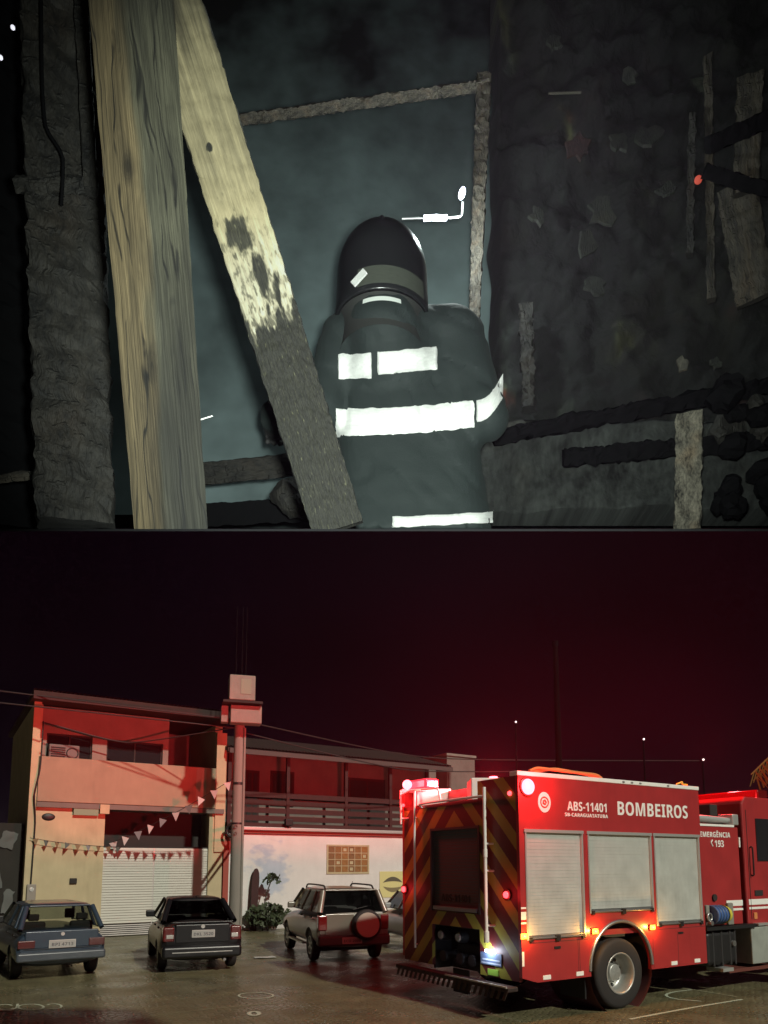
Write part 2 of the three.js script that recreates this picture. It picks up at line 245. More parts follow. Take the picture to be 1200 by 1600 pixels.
function relief(px0, px1, py0, py1, d, amp, nx, ny, f, th = 0.12, hole = null) { // uneven burnt surface standing across the view, with thickness
  const g = new THREE.PlaneGeometry(1, 1, nx, ny), p = g.attributes.position, uv = g.attributes.uv;
  for (let i = 0; i < p.count; i++) { const u = p.getX(i) + 0.5, v = 0.5 - p.getY(i); const edge = Math.min(u, 1 - u, v, 1 - v) < 1e-6; const q = at(px0 + (px1 - px0) * u + (edge ? 10 * IN.noise(v * 14, u * 14, d) : 0), py0 + (py1 - py0) * v, d); uv.setXY(i, q.x, q.y); q.z += edge ? -th : amp * (fbm(q.x * f, q.y * f, d * 3, 5) * 1.6); p.setXYZ(i, q.x, q.y, q.z); }
  g.computeVertexNormals(); return g;
}
{
  const w = thing('charred_wall', 'charred peeling wall with pale scars on the right of the burnt room', 'wall');
  part(w, 'burnt_plaster', relief(772, 1330, -160, 700, 2.95, 0.09, 90, 130, 5), K.sootWall);
  part(w, 'lower_panel', relief(700, 1330, 655, 800, 2.9, 0.06, 60, 30, 4), S(lin(0.055, 0.062, 0.062), 0.95, { map: rep(tChar, 1.1, 1.3), bumpMap: rep(tPlasterB, 2), bumpScale: 0.006 }));
  part(w, 'charred_rail', timber(at(770, 684, 2.84), at(1260, 592, 2.78), 0.055, 0.06, { jit: 0.014, n: 70 }), K.pit);
  part(w, 'charred_rail', timber(at(880, 716, 2.8), at(1260, 682, 2.74), 0.06, 0.05, { jit: 0.014, n: 70 }), K.pit);
  part(w, 'stud', timber(at(822, 480, 2.85), at(826, 640, 2.85), 0.05, 0.05, { jit: 0.012, n: 60 }), K.char);
  for (const [x, y, s] of [[903, 232, 0.07], [965, 225, 0.06], [1012, 214, 0.09], [840, 340, 0.05], [1065, 570, 0.035], [1118, 568, 0.03], [940, 330, 0.08], [915, 380, 0.07], [930, 450, 0.06], [1040, 300, 0.05], [985, 120, 0.04], [865, 70, 0.04]]) { // flakes of plaster
    const h = new THREE.Shape(), nn = 13; for (let k = 0; k < nn; k++) { const a = k / nn * 6.283, r = s * rr(0.45, 1.1), q = [r * Math.cos(a) * 0.8, r * Math.sin(a)]; k ? h.lineTo(...q) : h.moveTo(...q); } h.closePath(); const g = new THREE.ExtrudeGeometry(h, { depth: 0.008, bevelEnabled: true, bevelSize: 0.002, bevelThickness: 0.002, bevelSegments: 1 }); g.rotateX(rr(-0.35, 0.2)); g.rotateY(rr(-0.4, 0.4));
    const c = at(x, y, 2.84); g.translate(c.x, c.y, c.z); part(w, 'plaster_flake', muv(g), K.charPale.clone()).material.color = lin(...(x === 903 ? [0.06, 0.025, 0.022] : x === 1065 ? [0.16, 0.15, 0.125] : [0.045, 0.052, 0.042]));
  }
}
{ // jumble of burnt boards at the right-hand edge
  const pale = (n, l, x0, y0, x1, y1, w, d, m = K.charPale) => single(n, l, 'board', timber(at(x0, y0, d), at(x1, y1, d), w, 0.03, { jit: 0.007, n: 46 }), m);
  pale('pale_board', 'short pale scorched board upright at lower right, below the charred wall', 1077, 646, 1074, 829, 0.088, 2.6);
  pale('burnt_board', 'grey scorched upright board at the upper right corner of the burnt room', 1172, 120, 1166, 300, 0.085, 2.6, K.charBrown);
  pale('burnt_board', 'brown scorched upright board at the right edge behind the black slanting bars', 1150, 290, 1180, 470, 0.13, 2.7, K.charBrown);
  pale('burnt_stick', 'tall thin rust-brown stick standing against the charred wall', 1106, 90, 1112, 470, 0.026, 2.62, K.charBrown);
  pale('burnt_stick', 'thin dark stick upright beside the rust-brown one, over the charred wall', 1082, 180, 1078, 400, 0.022, 2.62, K.char);
  pale('charred_bar', 'black charred bar slanting up at the right edge, the upper of the two', 1105, 228, 1240, 168, 0.05, 2.5, K.pit);
  pale('charred_bar', 'black charred bar slanting down at the right edge, the lower of the two', 1100, 268, 1240, 308, 0.04, 2.5, K.pit);
  single('metal_rod', 'thin pale metal rod lying level high on the charred wall', 'rod', tube([at(857, 146, 2.7), at(908, 144.5, 2.7)], 0.004), K.charPale);
  const e = single('ember', 'small glowing red ember on the charred stick at right', 'ember', new THREE.IcosahedronGeometry(0.014, 1).translate(...at(1091, 281, 2.58).toArray()), S(lin(0.2, 0.03, 0.02), 0.9, { emissive: lin(0.35, 0.05, 0.03) }));
  const rb = thing('rubble_heap', 'heap of charred rubble at the lower right of the burnt room', 'rubble');
  for (let i = 0; i < 16; i++) { const g = new THREE.DodecahedronGeometry(rr(0.03, 0.075), 1), p = g.attributes.position, s = rr(0, 90); for (let k = 0; k < p.count; k++) { const q = V().fromBufferAttribute(p, k); q.multiplyScalar(1 + 1.5 * fbm(q.x * 14 + s, q.y * 9, q.z * 9, 3)); p.setXYZ(k, q.x, q.y, q.z); } g.computeVertexNormals(); const c = at(rr(1120, 1240), rr(600, 812), rr(2.6, 2.8)); g.translate(c.x, c.y, c.z); part(rb, 'chunk', muv(g), i % 4 ? K.pit : K.char); }
}
{ // window frame left standing
  const f = thing('burnt_window', 'burnt window frame left standing behind the firefighter, its glass gone', 'window frame'), frameM = S(lin(0.145, 0.125, 0.10), 0.7, { map: rep(tChar, 8, 8), bumpMap: rep(tCharB, 8, 8), bumpScale: 0.006 });
  part(f, 'lintel', timber(at(360, 190, 2.75), at(762, 133, 2.75), 0.032, 0.05, { jit: 0.006, n: 110, freq: 16 }), frameM);
  part(f, 'jamb', timber(at(756, 122, 2.75), at(741, 500, 2.75), 0.052, 0.05, { jit: 0.007, n: 90, freq: 16, taper: 0.75 }), frameM);
}
{
  const l = thing('hanging_lamp', 'small bright white lamp and a level glowing reflection strip beside the frame, above the helmet', 'lamp');
  const b = new THREE.SphereGeometry(0.016, 16, 12); b.scale(0.75, 1.6, 0.75); b.rotateZ(-0.25); b.translate(...at(722, 302, 2.6).toArray());
  part(l, 'bulb', b, K.whiteLamp); part(l, 'strip', timber(at(662, 341, 2.6), at(698, 340, 2.6), 0.018, 0.012, { jit: 0.002 }), K.whiteLamp);  // the strip is a reflection, made to glow like the bulb
  part(l, 'wire', tube([at(628, 342, 2.6), at(663, 341, 2.6), at(698, 341, 2.6), at(721, 338, 2.6), at(723, 316, 2.6)], 0.0045), K.steel);
}
{ const l = new THREE.PointLight(new THREE.Color(0.86, 1, 0.96), 1.1, 8); l.position.copy(at(712, 322, 2.55)); l.castShadow = true; scene.add(l); }
{ // low beams behind the brace
  single('charred_beam', 'level charred beam low behind the slanting plank, the upper of two', 'beam', timber(at(305, 742, 2.9), at(560, 716, 2.9), 0.082, 0.07, { jit: 0.006 }), K.char);
  single('charred_beam', 'level charred beam at the bottom behind the slanting plank, the lower of two', 'beam', timber(at(305, 806, 2.85), at(560, 792, 2.85), 0.085, 0.07, { jit: 0.006 }), K.pit);
  const g = new THREE.IcosahedronGeometry(0.09, 4), p = g.attributes.position; for (let i = 0; i < p.count; i++) { const q = V().fromBufferAttribute(p, i); q.multiplyScalar(1 + 1.0 * fbm(q.x * 8, q.y * 8, q.z * 8, 4)); p.setXYZ(i, q.x, q.y * 0.85, q.z); } g.computeVertexNormals(); g.translate(...at(458, 783, 2.62).toArray());
  single('charred_lump', 'black lump of charred debris on the lower beam', 'debris', muv(g), K.char);
  single('nail', 'small bright bent nail sticking out right of the pale post', 'nail', tube([at(312, 656, 1.7), at(332, 650, 1.7)], 0.0025), K.alu);
}
// ---- timbers in front
{
  const c = thing('charred_post', 'wide blackened timber post at the left, left of the pale post', 'post');
  part(c, 'beam', timber(at(92, -60, 1.75), at(119, 828, 1.75), 0.17, 0.15, { jit: 0.010, n: 120, k: 9, freq: 8 }), K.char);
  part(c, 'batten', timber(at(124, -60, 1.66), at(142, 300, 1.66), 0.03, 0.03, { jit: 0.003 }), K.char);
  part(c, 'cable', tube([at(64, -20, 1.62), at(66, 130, 1.62), at(72, 200, 1.62), at(98, 245, 1.62), at(96, 320, 1.62)], 0.004), K.pit);
  part(c, 'ledge', timber(at(30, 290, 1.68), at(140, 288, 1.68), 0.03, 0.07, { jit: 0.008 }), K.char);
  const b = thing('charred_board', 'black charred board at the far left edge of the burnt room', 'board');
  part(b, 'plank', timber(at(10, -60, 2.1), at(29, 828, 2.1), 0.2, 0.06, { jit: 0.012, n: 90, k: 8 }), K.pit);
  for (const [x, y] of [[20, 43], [1, 90]]) part(b, 'nail', new THREE.SphereGeometry(0.006, 8, 6).translate(...at(x, y, 1.95).toArray()), S(lin(0.8, 0.8, 0.85), 0.4, { emissive: lin(0.8, 0.8, 0.9) }));  // two glowing dots put in as bright glints, no real nail heads
  single('loose_board', 'short scorched board lying low at the far left edge', 'board', timber(at(-20, 752, 1.85), at(50, 742, 1.85), 0.02, 0.04, { jit: 0.004 }), K.charBrown);
}
{ // pale squared post seen on its corner, and the brace that leans from it
  const prism = (T, B, n) => { const rings = []; for (let j = 0; j <= n; j++) rings.push(T.map((a, i) => { const q = a.clone().lerp(B[i], j / n); q.x += 0.0035 * fbm(q.y * 9, i * 5, 2, 4); q.z += 0.003 * fbm(q.y * 9, i * 7, 8, 3); onFloor(q, B[0].clone().sub(T[0]).normalize()); return q; })); return rings; };
  const T = [at(133, -60, 1.24), at(205, -60, 1.19), at(268, -60, 1.27), at(200, -60, 1.42)].map((q, i) => q), B = [at(210, 829, 1.24), at(261, 829, 1.19), at(325, 829, 1.27), at(259, 829, 1.42)];
  const sub = (c) => { const o = []; for (let i = 0; i < 4; i++) for (let k = 0; k < 4; k++) o.push(c[i].clone().lerp(c[(i + 1) % 4], k / 4)); return o; };
  const g = loft(prism(sub(T), sub(B), 90)), uv = g.attributes.uv, per = [0, 1, 2, 3, 4].reduce((s, _, i) => i < 4 ? s + T[i].distanceTo(T[(i + 1) % 4]) : s, 0), L = T[0].distanceTo(B[0]);
  const front = T[0].distanceTo(T[1]) + T[1].distanceTo(T[2]);
  for (let i = 0; i < uv.count; i++) uv.setXY(i, uv.getX(i) / front, uv.getY(i) / L);
  const p = thing('timber_post', 'pale weathered squared timber post, sooted towards its foot', 'post');
  part(p, 'beam', toCreasedNormals(g, 0.6), S(lin(0.225, 0.210, 0.172), 0.85, { map: tGrain, bumpMap: tGrainB, bumpScale: 0.003 }));
  const A = at(246, -70, 1.42), E2 = at(529, 828, 1.64), bg = timber(A, E2, 0.117, 0.045, { jit: 0.0035, n: 130, k: 8, freq: 14 });
  // lay the plank's own coordinates: across 0..1 on its front face, along 0..1
  const dir = E2.clone().sub(A).normalize(), LL = A.distanceTo(E2), view = A.clone().add(E2).multiplyScalar(0.5).sub(V(0, CAMH, 0)).normalize(), sv = dir.clone().cross(view).normalize();
  const bp = bg.attributes.position, bu = bg.attributes.uv; for (let i = 0; i < bp.count; i++) { const q = V().fromBufferAttribute(bp, i).sub(A); const s = q.dot(sv) / 0.117; bu.setXY(i, Math.min(0.995, Math.max(0.005, 0.5 - s * 0.97)), Math.min(0.999, Math.max(0.001, q.dot(dir) / LL))); }
  const br = thing('slanting_brace', 'plank slanting from the pale post, bare above and charred black below', 'plank');
  part(br, 'plank', bg, S(lin(0.265, 0.258, 0.222), 0.85, { map: tBrace, bumpMap: tBraceB, bumpScale: 0.005 }));
}

// ================================================================ the firefighter (seen from behind, thigh-deep in the raked floor)
{
  const D = 2.3, J = (x, y, d = D) => at(x, y, d);
  const caps = []; const C = (a, b, r0, r1, flat = 1) => caps.push([a, b, r0, r1, flat]);
  C(J(622, 545), J(628, 660), 0.150, 0.150, 0.72); C(J(628, 660), J(640, 880), 0.140, 0.170, 0.75);
  C(J(578, 580), J(590, 860), 0.10, 0.125, 0.8); C(J(682, 580), J(706, 860), 0.095, 0.140, 0.85);
  C(J(556, 528), J(700, 526), 0.088, 0.088); C(J(600, 516, 2.215), J(606, 550, 2.26), 0.112, 0.15);
  C(J(540, 534), J(504, 640, 2.28), 0.084, 0.068); C(J(500, 640, 2.28), J(432, 652, 2.42), 0.072, 0.055);     // left arm
  C(J(716, 532), J(758, 652, 2.24), 0.086, 0.066); C(J(758, 652, 2.24), J(735, 660, 2.58), 0.066, 0.054);     // right arm
  const sdf = (x, y, z) => { let s = 1e9; for (const [a, b, r0, r1, fl] of caps) { const bx_ = b.x - a.x, by = b.y - a.y, bz = b.z - a.z, px = x - a.x, py = y - a.y, pz = z - a.z; const h = Math.max(0, Math.min(1, (px * bx_ + py * by + pz * bz) / (bx_ * bx_ + by * by + bz * bz))); const dx = px - bx_ * h, dy = py - by * h, dz = (pz - bz * h) / fl; const d = Math.hypot(dx, dy, dz) - (r0 + (r1 - r0) * h); const k = 0.034, t = Math.max(k - Math.abs(s - d), 0) / k; s = Math.min(s, d) - t * t * k * 0.25; } 
    const wr = fbm(x * 3 + 0.6 * y, y * 10, z * 3, 3), wr2 = Math.abs(fbm(x * 4 + 3, (y + 0.6 * x) * 7, z * 4, 2)); s += 0.009 * wr + 0.005 * sst(0.10, 0.0, wr2);
    const up = (y - CAMH) * cp + z * sp, ax = (y - CAMH) * sp - z * cp; return Math.max(s, ((1212 - 826.5) / FPX * ax - up)); };
  const mesh = (field, c, half, res, skirt = 0) => { const mc = new MarchingCubes(res, new THREE.MeshBasicMaterial(), false, false, 200000); mc.isolation = 0; let i = 0; for (let z = 0; z < res; z++) for (let y = 0; y < res; y++) for (let x = 0; x < res; x++) mc.field[i++] = -field(c.x + (x - res / 2) / (res / 2) * half, c.y + (y - res / 2) / (res / 2) * half, c.z + (z - res / 2) / (res / 2) * half) ; mc.update(); const n = mc.count, g = new THREE.BufferGeometry(), pa = new Float32Array(mc.positionArray.subarray(0, n * 3)); for (let k = 0; k < pa.length; k += 3) { pa[k] = c.x + pa[k] * half; pa[k + 1] = c.y + pa[k + 1] * half; pa[k + 2] = c.z + pa[k + 2] * half; } g.setAttribute('position', new THREE.BufferAttribute(pa, 3)); const m = mergeVertices(g, 1e-5); m.computeVertexNormals(); return muvSmooth(m); };
  const muvSmooth = (g) => { const p = g.attributes.position, uv = new Float32Array(p.count * 2); for (let i = 0; i < p.count; i++) { uv[i * 2] = p.getX(i) + p.getZ(i) * 0.5; uv[i * 2 + 1] = p.getY(i); } g.setAttribute('uv', new THREE.BufferAttribute(uv, 2)); return g; };
  const t = thing('person', 'firefighter seen from behind in a dark coat with bright reflective bands and black helmet', 'person');
  const coat = S(lin(0.011, 0.018, 0.0175), 0.8, { sheen: 0.1, sheenColor: lin(0.2, 0.26, 0.24), bumpMap: rep(tPlasterB, 9), bumpScale: 0.0015 });
  const c0 = J(615, 650); part(t, 'body', mesh(sdf, V(c0.x, c0.y, c0.z), 0.62, 104), coat);
  const surf = (x, y) => { let z = -0.8; for (let i = 0; i < 90; i++) { const d = sdf(x, y, z); if (d < 0.0012) break; z -= d * 0.6; if (z < -3.2) return null; } return z; };
  const band = (px0, px1, yc, hp, n = 40, name = 'reflective_band', lift = 0.007) => { // a sewn band that follows the coat
    const rings = []; for (let i = 0; i <= n; i++) { const px = px0 + (px1 - px0) * i / n, col = []; for (let j = 0; j <= 6; j++) { const e = (i === 0 || i === n || j === 0 || j === 6) ? -0.004 : lift; const q = J(px + 1.2 * IN.noise(j * 0.9, px0, 3), yc(i / n) + hp * (1 + 0.10 * IN.noise(px * 0.07, 5, px0)) * (j / 6 - 0.5) + 2.2 * IN.noise(px * 0.035, 1, px0)); // follow the sight line to the cloth
        const o = V(0, CAMH, 0), dr = q.clone().sub(o).normalize(); let s = 1.2; for (let k = 0; k < 120; k++) { const w = o.clone().addScaledVector(dr, s), dd = sdf(w.x, w.y, w.z); if (dd < 0.001) break; s += dd * 0.6; if (s > 4) { s = -1; break; } } if (s < 0) s = q.distanceTo(o); col.push(o.addScaledVector(dr, s - e)); } rings.push(col); }
    const pos = [], idx = [], uv = []; rings.forEach((c, i) => c.forEach((q, j) => { pos.push(q.x, q.y, q.z); uv.push(i / n, j / 6); })); for (let i = 0; i < n; i++) for (let j = 0; j < 6; j++) { const a = i * 7 + j; idx.push(a, a + 1, a + 8, a, a + 8, a + 7); }
    const g = new THREE.BufferGeometry(); g.setAttribute('position', new THREE.Float32BufferAttribute(pos, 3)); g.setAttribute('uv', new THREE.Float32BufferAttribute(uv, 2)); g.setIndex(idx); g.computeVertexNormals(); part(t, name, g, bandM); };
  const bandM = S(lin(0.95, 0.97, 0.95), 0.5, { map: rep(tGrime, 2), bumpMap: rep(tPlasterB, 3), bumpScale: 0.002, side: THREE.DoubleSide, sheen: 1, sheenColor: lin(1, 1, 1), sheenRoughness: 0.3 });
  band(528, 581, (u) => 573 - 2 * u, 43); band(589, 684, (u) => 568 - 9 * u, 39);
  band(524, 742, (u) => 660 - 14 * u * u, 47, 60); band(744, 786, (u) => 643 - 40 * u * u, 38, 20);
  band(612, 770, (u) => 816 - 8 * u, 18, 40);
  band(419, 436, (u) => 606 + 14 * u, 44, 10, 'cuff_band');
  // collar, neck guard, head and helmet
  const hc = J(597, 436, 2.27);
  const head = (x, y, z) => { const dx = x - hc.x, dy = y - hc.y, dz = z - hc.z; const e = Math.hypot(dx / 0.075, (dy + 0.01) / 0.115, dz / 0.095) - 1; const nose = Math.hypot(dx, dy + 0.02, dz + 0.10) - 0.018, chin = Math.hypot(dx, dy + 0.09, dz + 0.05) - 0.045, ear = Math.min(Math.hypot((dx - 0.078) * 1.6, dy, dz), Math.hypot((dx + 0.078) * 1.6, dy, dz)) - 0.026; const neck = Math.hypot(dx, dz + 0.005, Math.min(0, dy + 0.19)) - (dy < -0.05 ? 0.06 : -0.1); return Math.min(e * 0.07, nose, chin, ear, neck); };
  part(t, 'head', mesh(head, hc, 0.2, 56), S(lin(0.32, 0.2, 0.15), 0.6));
  const hm = S(lin(0.012, 0.013, 0.014), 0.32, { clearcoat: 0.4, clearcoatRoughness: 0.2 });
  const pts = []; for (let i = 0; i <= 20; i++) { const a = i / 20 * Math.PI * 0.5; pts.push(new THREE.Vector2(Math.max(0.0005, 0.142 * Math.pow(Math.sin(a), 0.94)), 0.158 * Math.cos(a))); } for (const [r, y] of [[0.144, -0.05], [0.147, -0.10], [0.151, -0.135], [0.140, -0.139], [0.128, -0.11], [0.125, 0.0]]) pts.push(new THREE.Vector2(r, y));
  const hg = new THREE.LatheGeometry(pts, 48); hg.scale(1, 1, 1.12); hg.rotateX(0.12); hg.translate(hc.x, hc.y - 0.005, hc.z); const helmet = part(t, 'helmet', hg, hm);
  const ridge = tube([V(hc.x, hc.y + 0.03, hc.z + 0.146), V(hc.x, hc.y + 0.088, hc.z + 0.127), V(hc.x, hc.y + 0.136, hc.z + 0.07), V(hc.x, hc.y + 0.150, hc.z + 0.01)], 0.008, 30); part(helmet, 'crest', ridge, hm);
  const arc = (r, y0, y1, a0, a1, lift, tilt = 0) => { const g = new THREE.CylinderGeometry(r + lift, r + lift + 0.003, y0 - y1, 30, 3, true, a0, a1 - a0); g.scale(1, 1, 1.12); g.translate(0, (y0 + y1) / 2, 0); g.rotateX(tilt || 0.12); g.translate(hc.x, hc.y - 0.005, hc.z); return g; };
  part(helmet, 'neck_strip', arc(0.1465, -0.070, -0.125, -0.5, 1.0, 0.003), S(lin(0.07, 0.078, 0.065), 0.4, { side: THREE.DoubleSide, map: rep(tGrime, 2) }));
  { const g = new THREE.BoxGeometry(0.05, 0.022, 0.006); g.rotateZ(0.6); g.rotateY(-0.45); g.translate(...J(561, 434, 2.1).toArray()); part(helmet, 'sticker', g, bandM); }
  const nk = []; for (let i = 0; i <= 8; i++) { const u = i / 8; nk.push(new THREE.Vector2(0.134 - 0.012 * Math.sin(u * 3.1), -0.12 - 0.15 * u)); } const ng = new THREE.LatheGeometry(nk, 40); ng.scale(1, 1, 1.05); ng.translate(hc.x, hc.y, hc.z); part(helmet, 'neck_guard', ng, S(lin(0.03, 0.032, 0.03), 0.7, { side: THREE.DoubleSide }));
  part(helmet, 'guard_band', arc(0.1325, -0.180, -0.196, -0.42, 0.42, 0.004, 0.02), S(lin(0.7, 0.74, 0.7), 0.45, { side: THREE.DoubleSide }));
  // gloves: palm, four fingers and a thumb, closed on a nozzle held in front
  const glove = (wr, dir) => { const cs = []; const f = V(0, 0.1, -1).normalize(); const palm = wr.clone().addScaledVector(f, 0.09); const cc = (a, b, r0, r1) => cs.push([a, b, r0, r1]); cc(wr, palm, 0.036, 0.042); for (let i = 0; i < 4; i++) { const o = palm.clone().add(V(dir * (0.03 - i * 0.021), 0.012, -0.02)), m = o.clone().add(V(dir * -0.004, 0.012, -[0.034, 0.040, 0.038, 0.03][i])), e = m.clone().add(V(dir * 0.004, -0.034, -0.014)), t2 = e.clone().add(V(0, -0.02, 0.02)); cc(o, m, 0.013, 0.012); cc(m, e, 0.012, 0.011); cc(e, t2, 0.011, 0.0095); } const th = wr.clone().addScaledVector(f, 0.04).add(V(dir * 0.036, -0.005, 0)); cc(th, th.clone().add(V(dir * 0.02, -0.015, -0.04)), 0.014, 0.013); cc(th.clone().add(V(dir * 0.02, -0.015, -0.04)), th.clone().add(V(0, -0.03, -0.065)), 0.013, 0.011);
    return mesh((x, y, z) => { let s = 1e9; for (const [a, b, r0, r1] of cs) { const d = b.clone().sub(a), q = V(x, y, z).sub(a), h = Math.max(0, Math.min(1, q.dot(d) / d.lengthSq())); const e = q.addScaledVector(d, -h).length() - (r0 + (r1 - r0) * h); const k = 0.006, tt = Math.max(k - Math.abs(s - e), 0) / k; s = Math.min(s, e) - tt * tt * k * 0.25; } return s; }, palm, 0.14, 48); };
  const gm = S(lin(0.03, 0.03, 0.03), 0.8);
  part(t, 'glove', glove(J(424, 645, 2.42), 1), gm); part(t, 'glove', glove(J(733, 662, 2.6), -1), gm);
}

// ================================================================ the street
{
  const g = new THREE.PlaneGeometry(900, 900); g.rotateX(-Math.PI / 2); const p = g.attributes.position, uv = g.attributes.uv; for (let i = 0; i < p.count; i++) uv.setXY(i, p.getX(i), p.getZ(i)); 
  struct('ground', g, S(lin(0.215, 0.205, 0.13), 0.75, { map: rep(tGroundC, 0.31), roughnessMap: rep(tGroundR, 0.21), bumpMap: rep(tStone, 0.42), bumpScale: 0.012, specularIntensity: 0.8 }));
}
// chalk and paint marks on the paving
const ribbon = (pts, w, h = 0.006, curve = true) => { const c = curve ? new THREE.CatmullRomCurve3(pts) : null, n = curve ? pts.length * 8 : pts.length - 1, pos = [], idx = []; for (let i = 0; i <= n; i++) { const q = c ? c.getPoint(i / n) : pts[i], q2 = c ? c.getPoint(Math.min(1, i / n + 0.01)) : pts[Math.min(n, i + 1)], q1 = c ? c.getPoint(Math.max(0, i / n - 0.01)) : pts[Math.max(0, i - 1)]; const t = q2.clone().sub(q1).normalize(), s = V(-t.z, 0, t.x).multiplyScalar(w / 2 * (0.8 + 0.5 * Math.abs(IN.noise(i * 0.7, w * 90, 3)))); pos.push(q.x - s.x, h, q.z - s.z, q.x + s.x, h, q.z + s.z); if (i < n) { const a = i * 2; idx.push(a, a + 2, a + 1, a + 1, a + 2, a + 3); } } const g = new THREE.BufferGeometry(); g.setAttribute('position', new THREE.Float32BufferAttribute(pos, 3)); g.setIndex(idx); g.computeVertexNormals(); g.setAttribute('uv', new THREE.Float32BufferAttribute(new Float32Array(pos.length / 3 * 2), 2)); return g; };
{
  const chalk = S(lin(0.42, 0.47, 0.36), 0.9), chalkDim = S(lin(0.27, 0.26, 0.16), 0.9);
  const P = (a) => a.map(([x, y]) => gnd(x, y)); const ell = (cx, cy, rx, ry, a0 = 0, a1 = 6.2832) => { const o = []; for (let i = 0; i <= 22; i++) { const a = a0 + (a1 - a0) * i / 22; o.push([cx + rx * Math.cos(a), cy + ry * Math.sin(a)]); } return o; };
  struct('painted_marking', ribbon(P(ell(400, 1556, 27, 4.6)), 0.045), chalk);
  struct('painted_marking', ribbon(P(ell(397, 1584, 8, 3)), 0.07), chalk);
  struct('painted_marking', ribbon(P([[1018, 1537], [1085, 1547], [1152, 1558]]), 0.05), chalkDim);
  struct('painted_marking', ribbon(P([[1160, 1562], [1075, 1576], [984, 1593]]), 0.06), chalk);
  struct('painted_marking', ribbon(P([[1080, 1547], [1050, 1551], [1041, 1556], [1055, 1561], [1096, 1565]]), 0.05), chalk);
  struct('painted_marking', [ribbon(P(ell(48, 1574, 20, 4.5)), 0.04), ribbon(P([[28, 1569], [24, 1576], [10, 1580], [-20, 1577]]), 0.04), ribbon(P(ell(84, 1573, 12, 4, -2.6, 2.2)), 0.04), ribbon(P(ell(8, 1574, 14, 4, 0.4, 5.6)), 0.04)], chalk);
  struct('painted_marking', ribbon(P([[225, 1589], [330, 1577], [440, 1567]]), 0.03), chalkDim);
}
const FACE = 32 * Math.PI / 180, FB = [-8.539, 0, -22.022];   // the row of houses, x along its front, z out towards the square
const onFace = (x, y, z) => V(FB[0] + x * Math.cos(FACE) + z * Math.sin(FACE), y, FB[2] - x * Math.sin(FACE) + z * Math.cos(FACE));
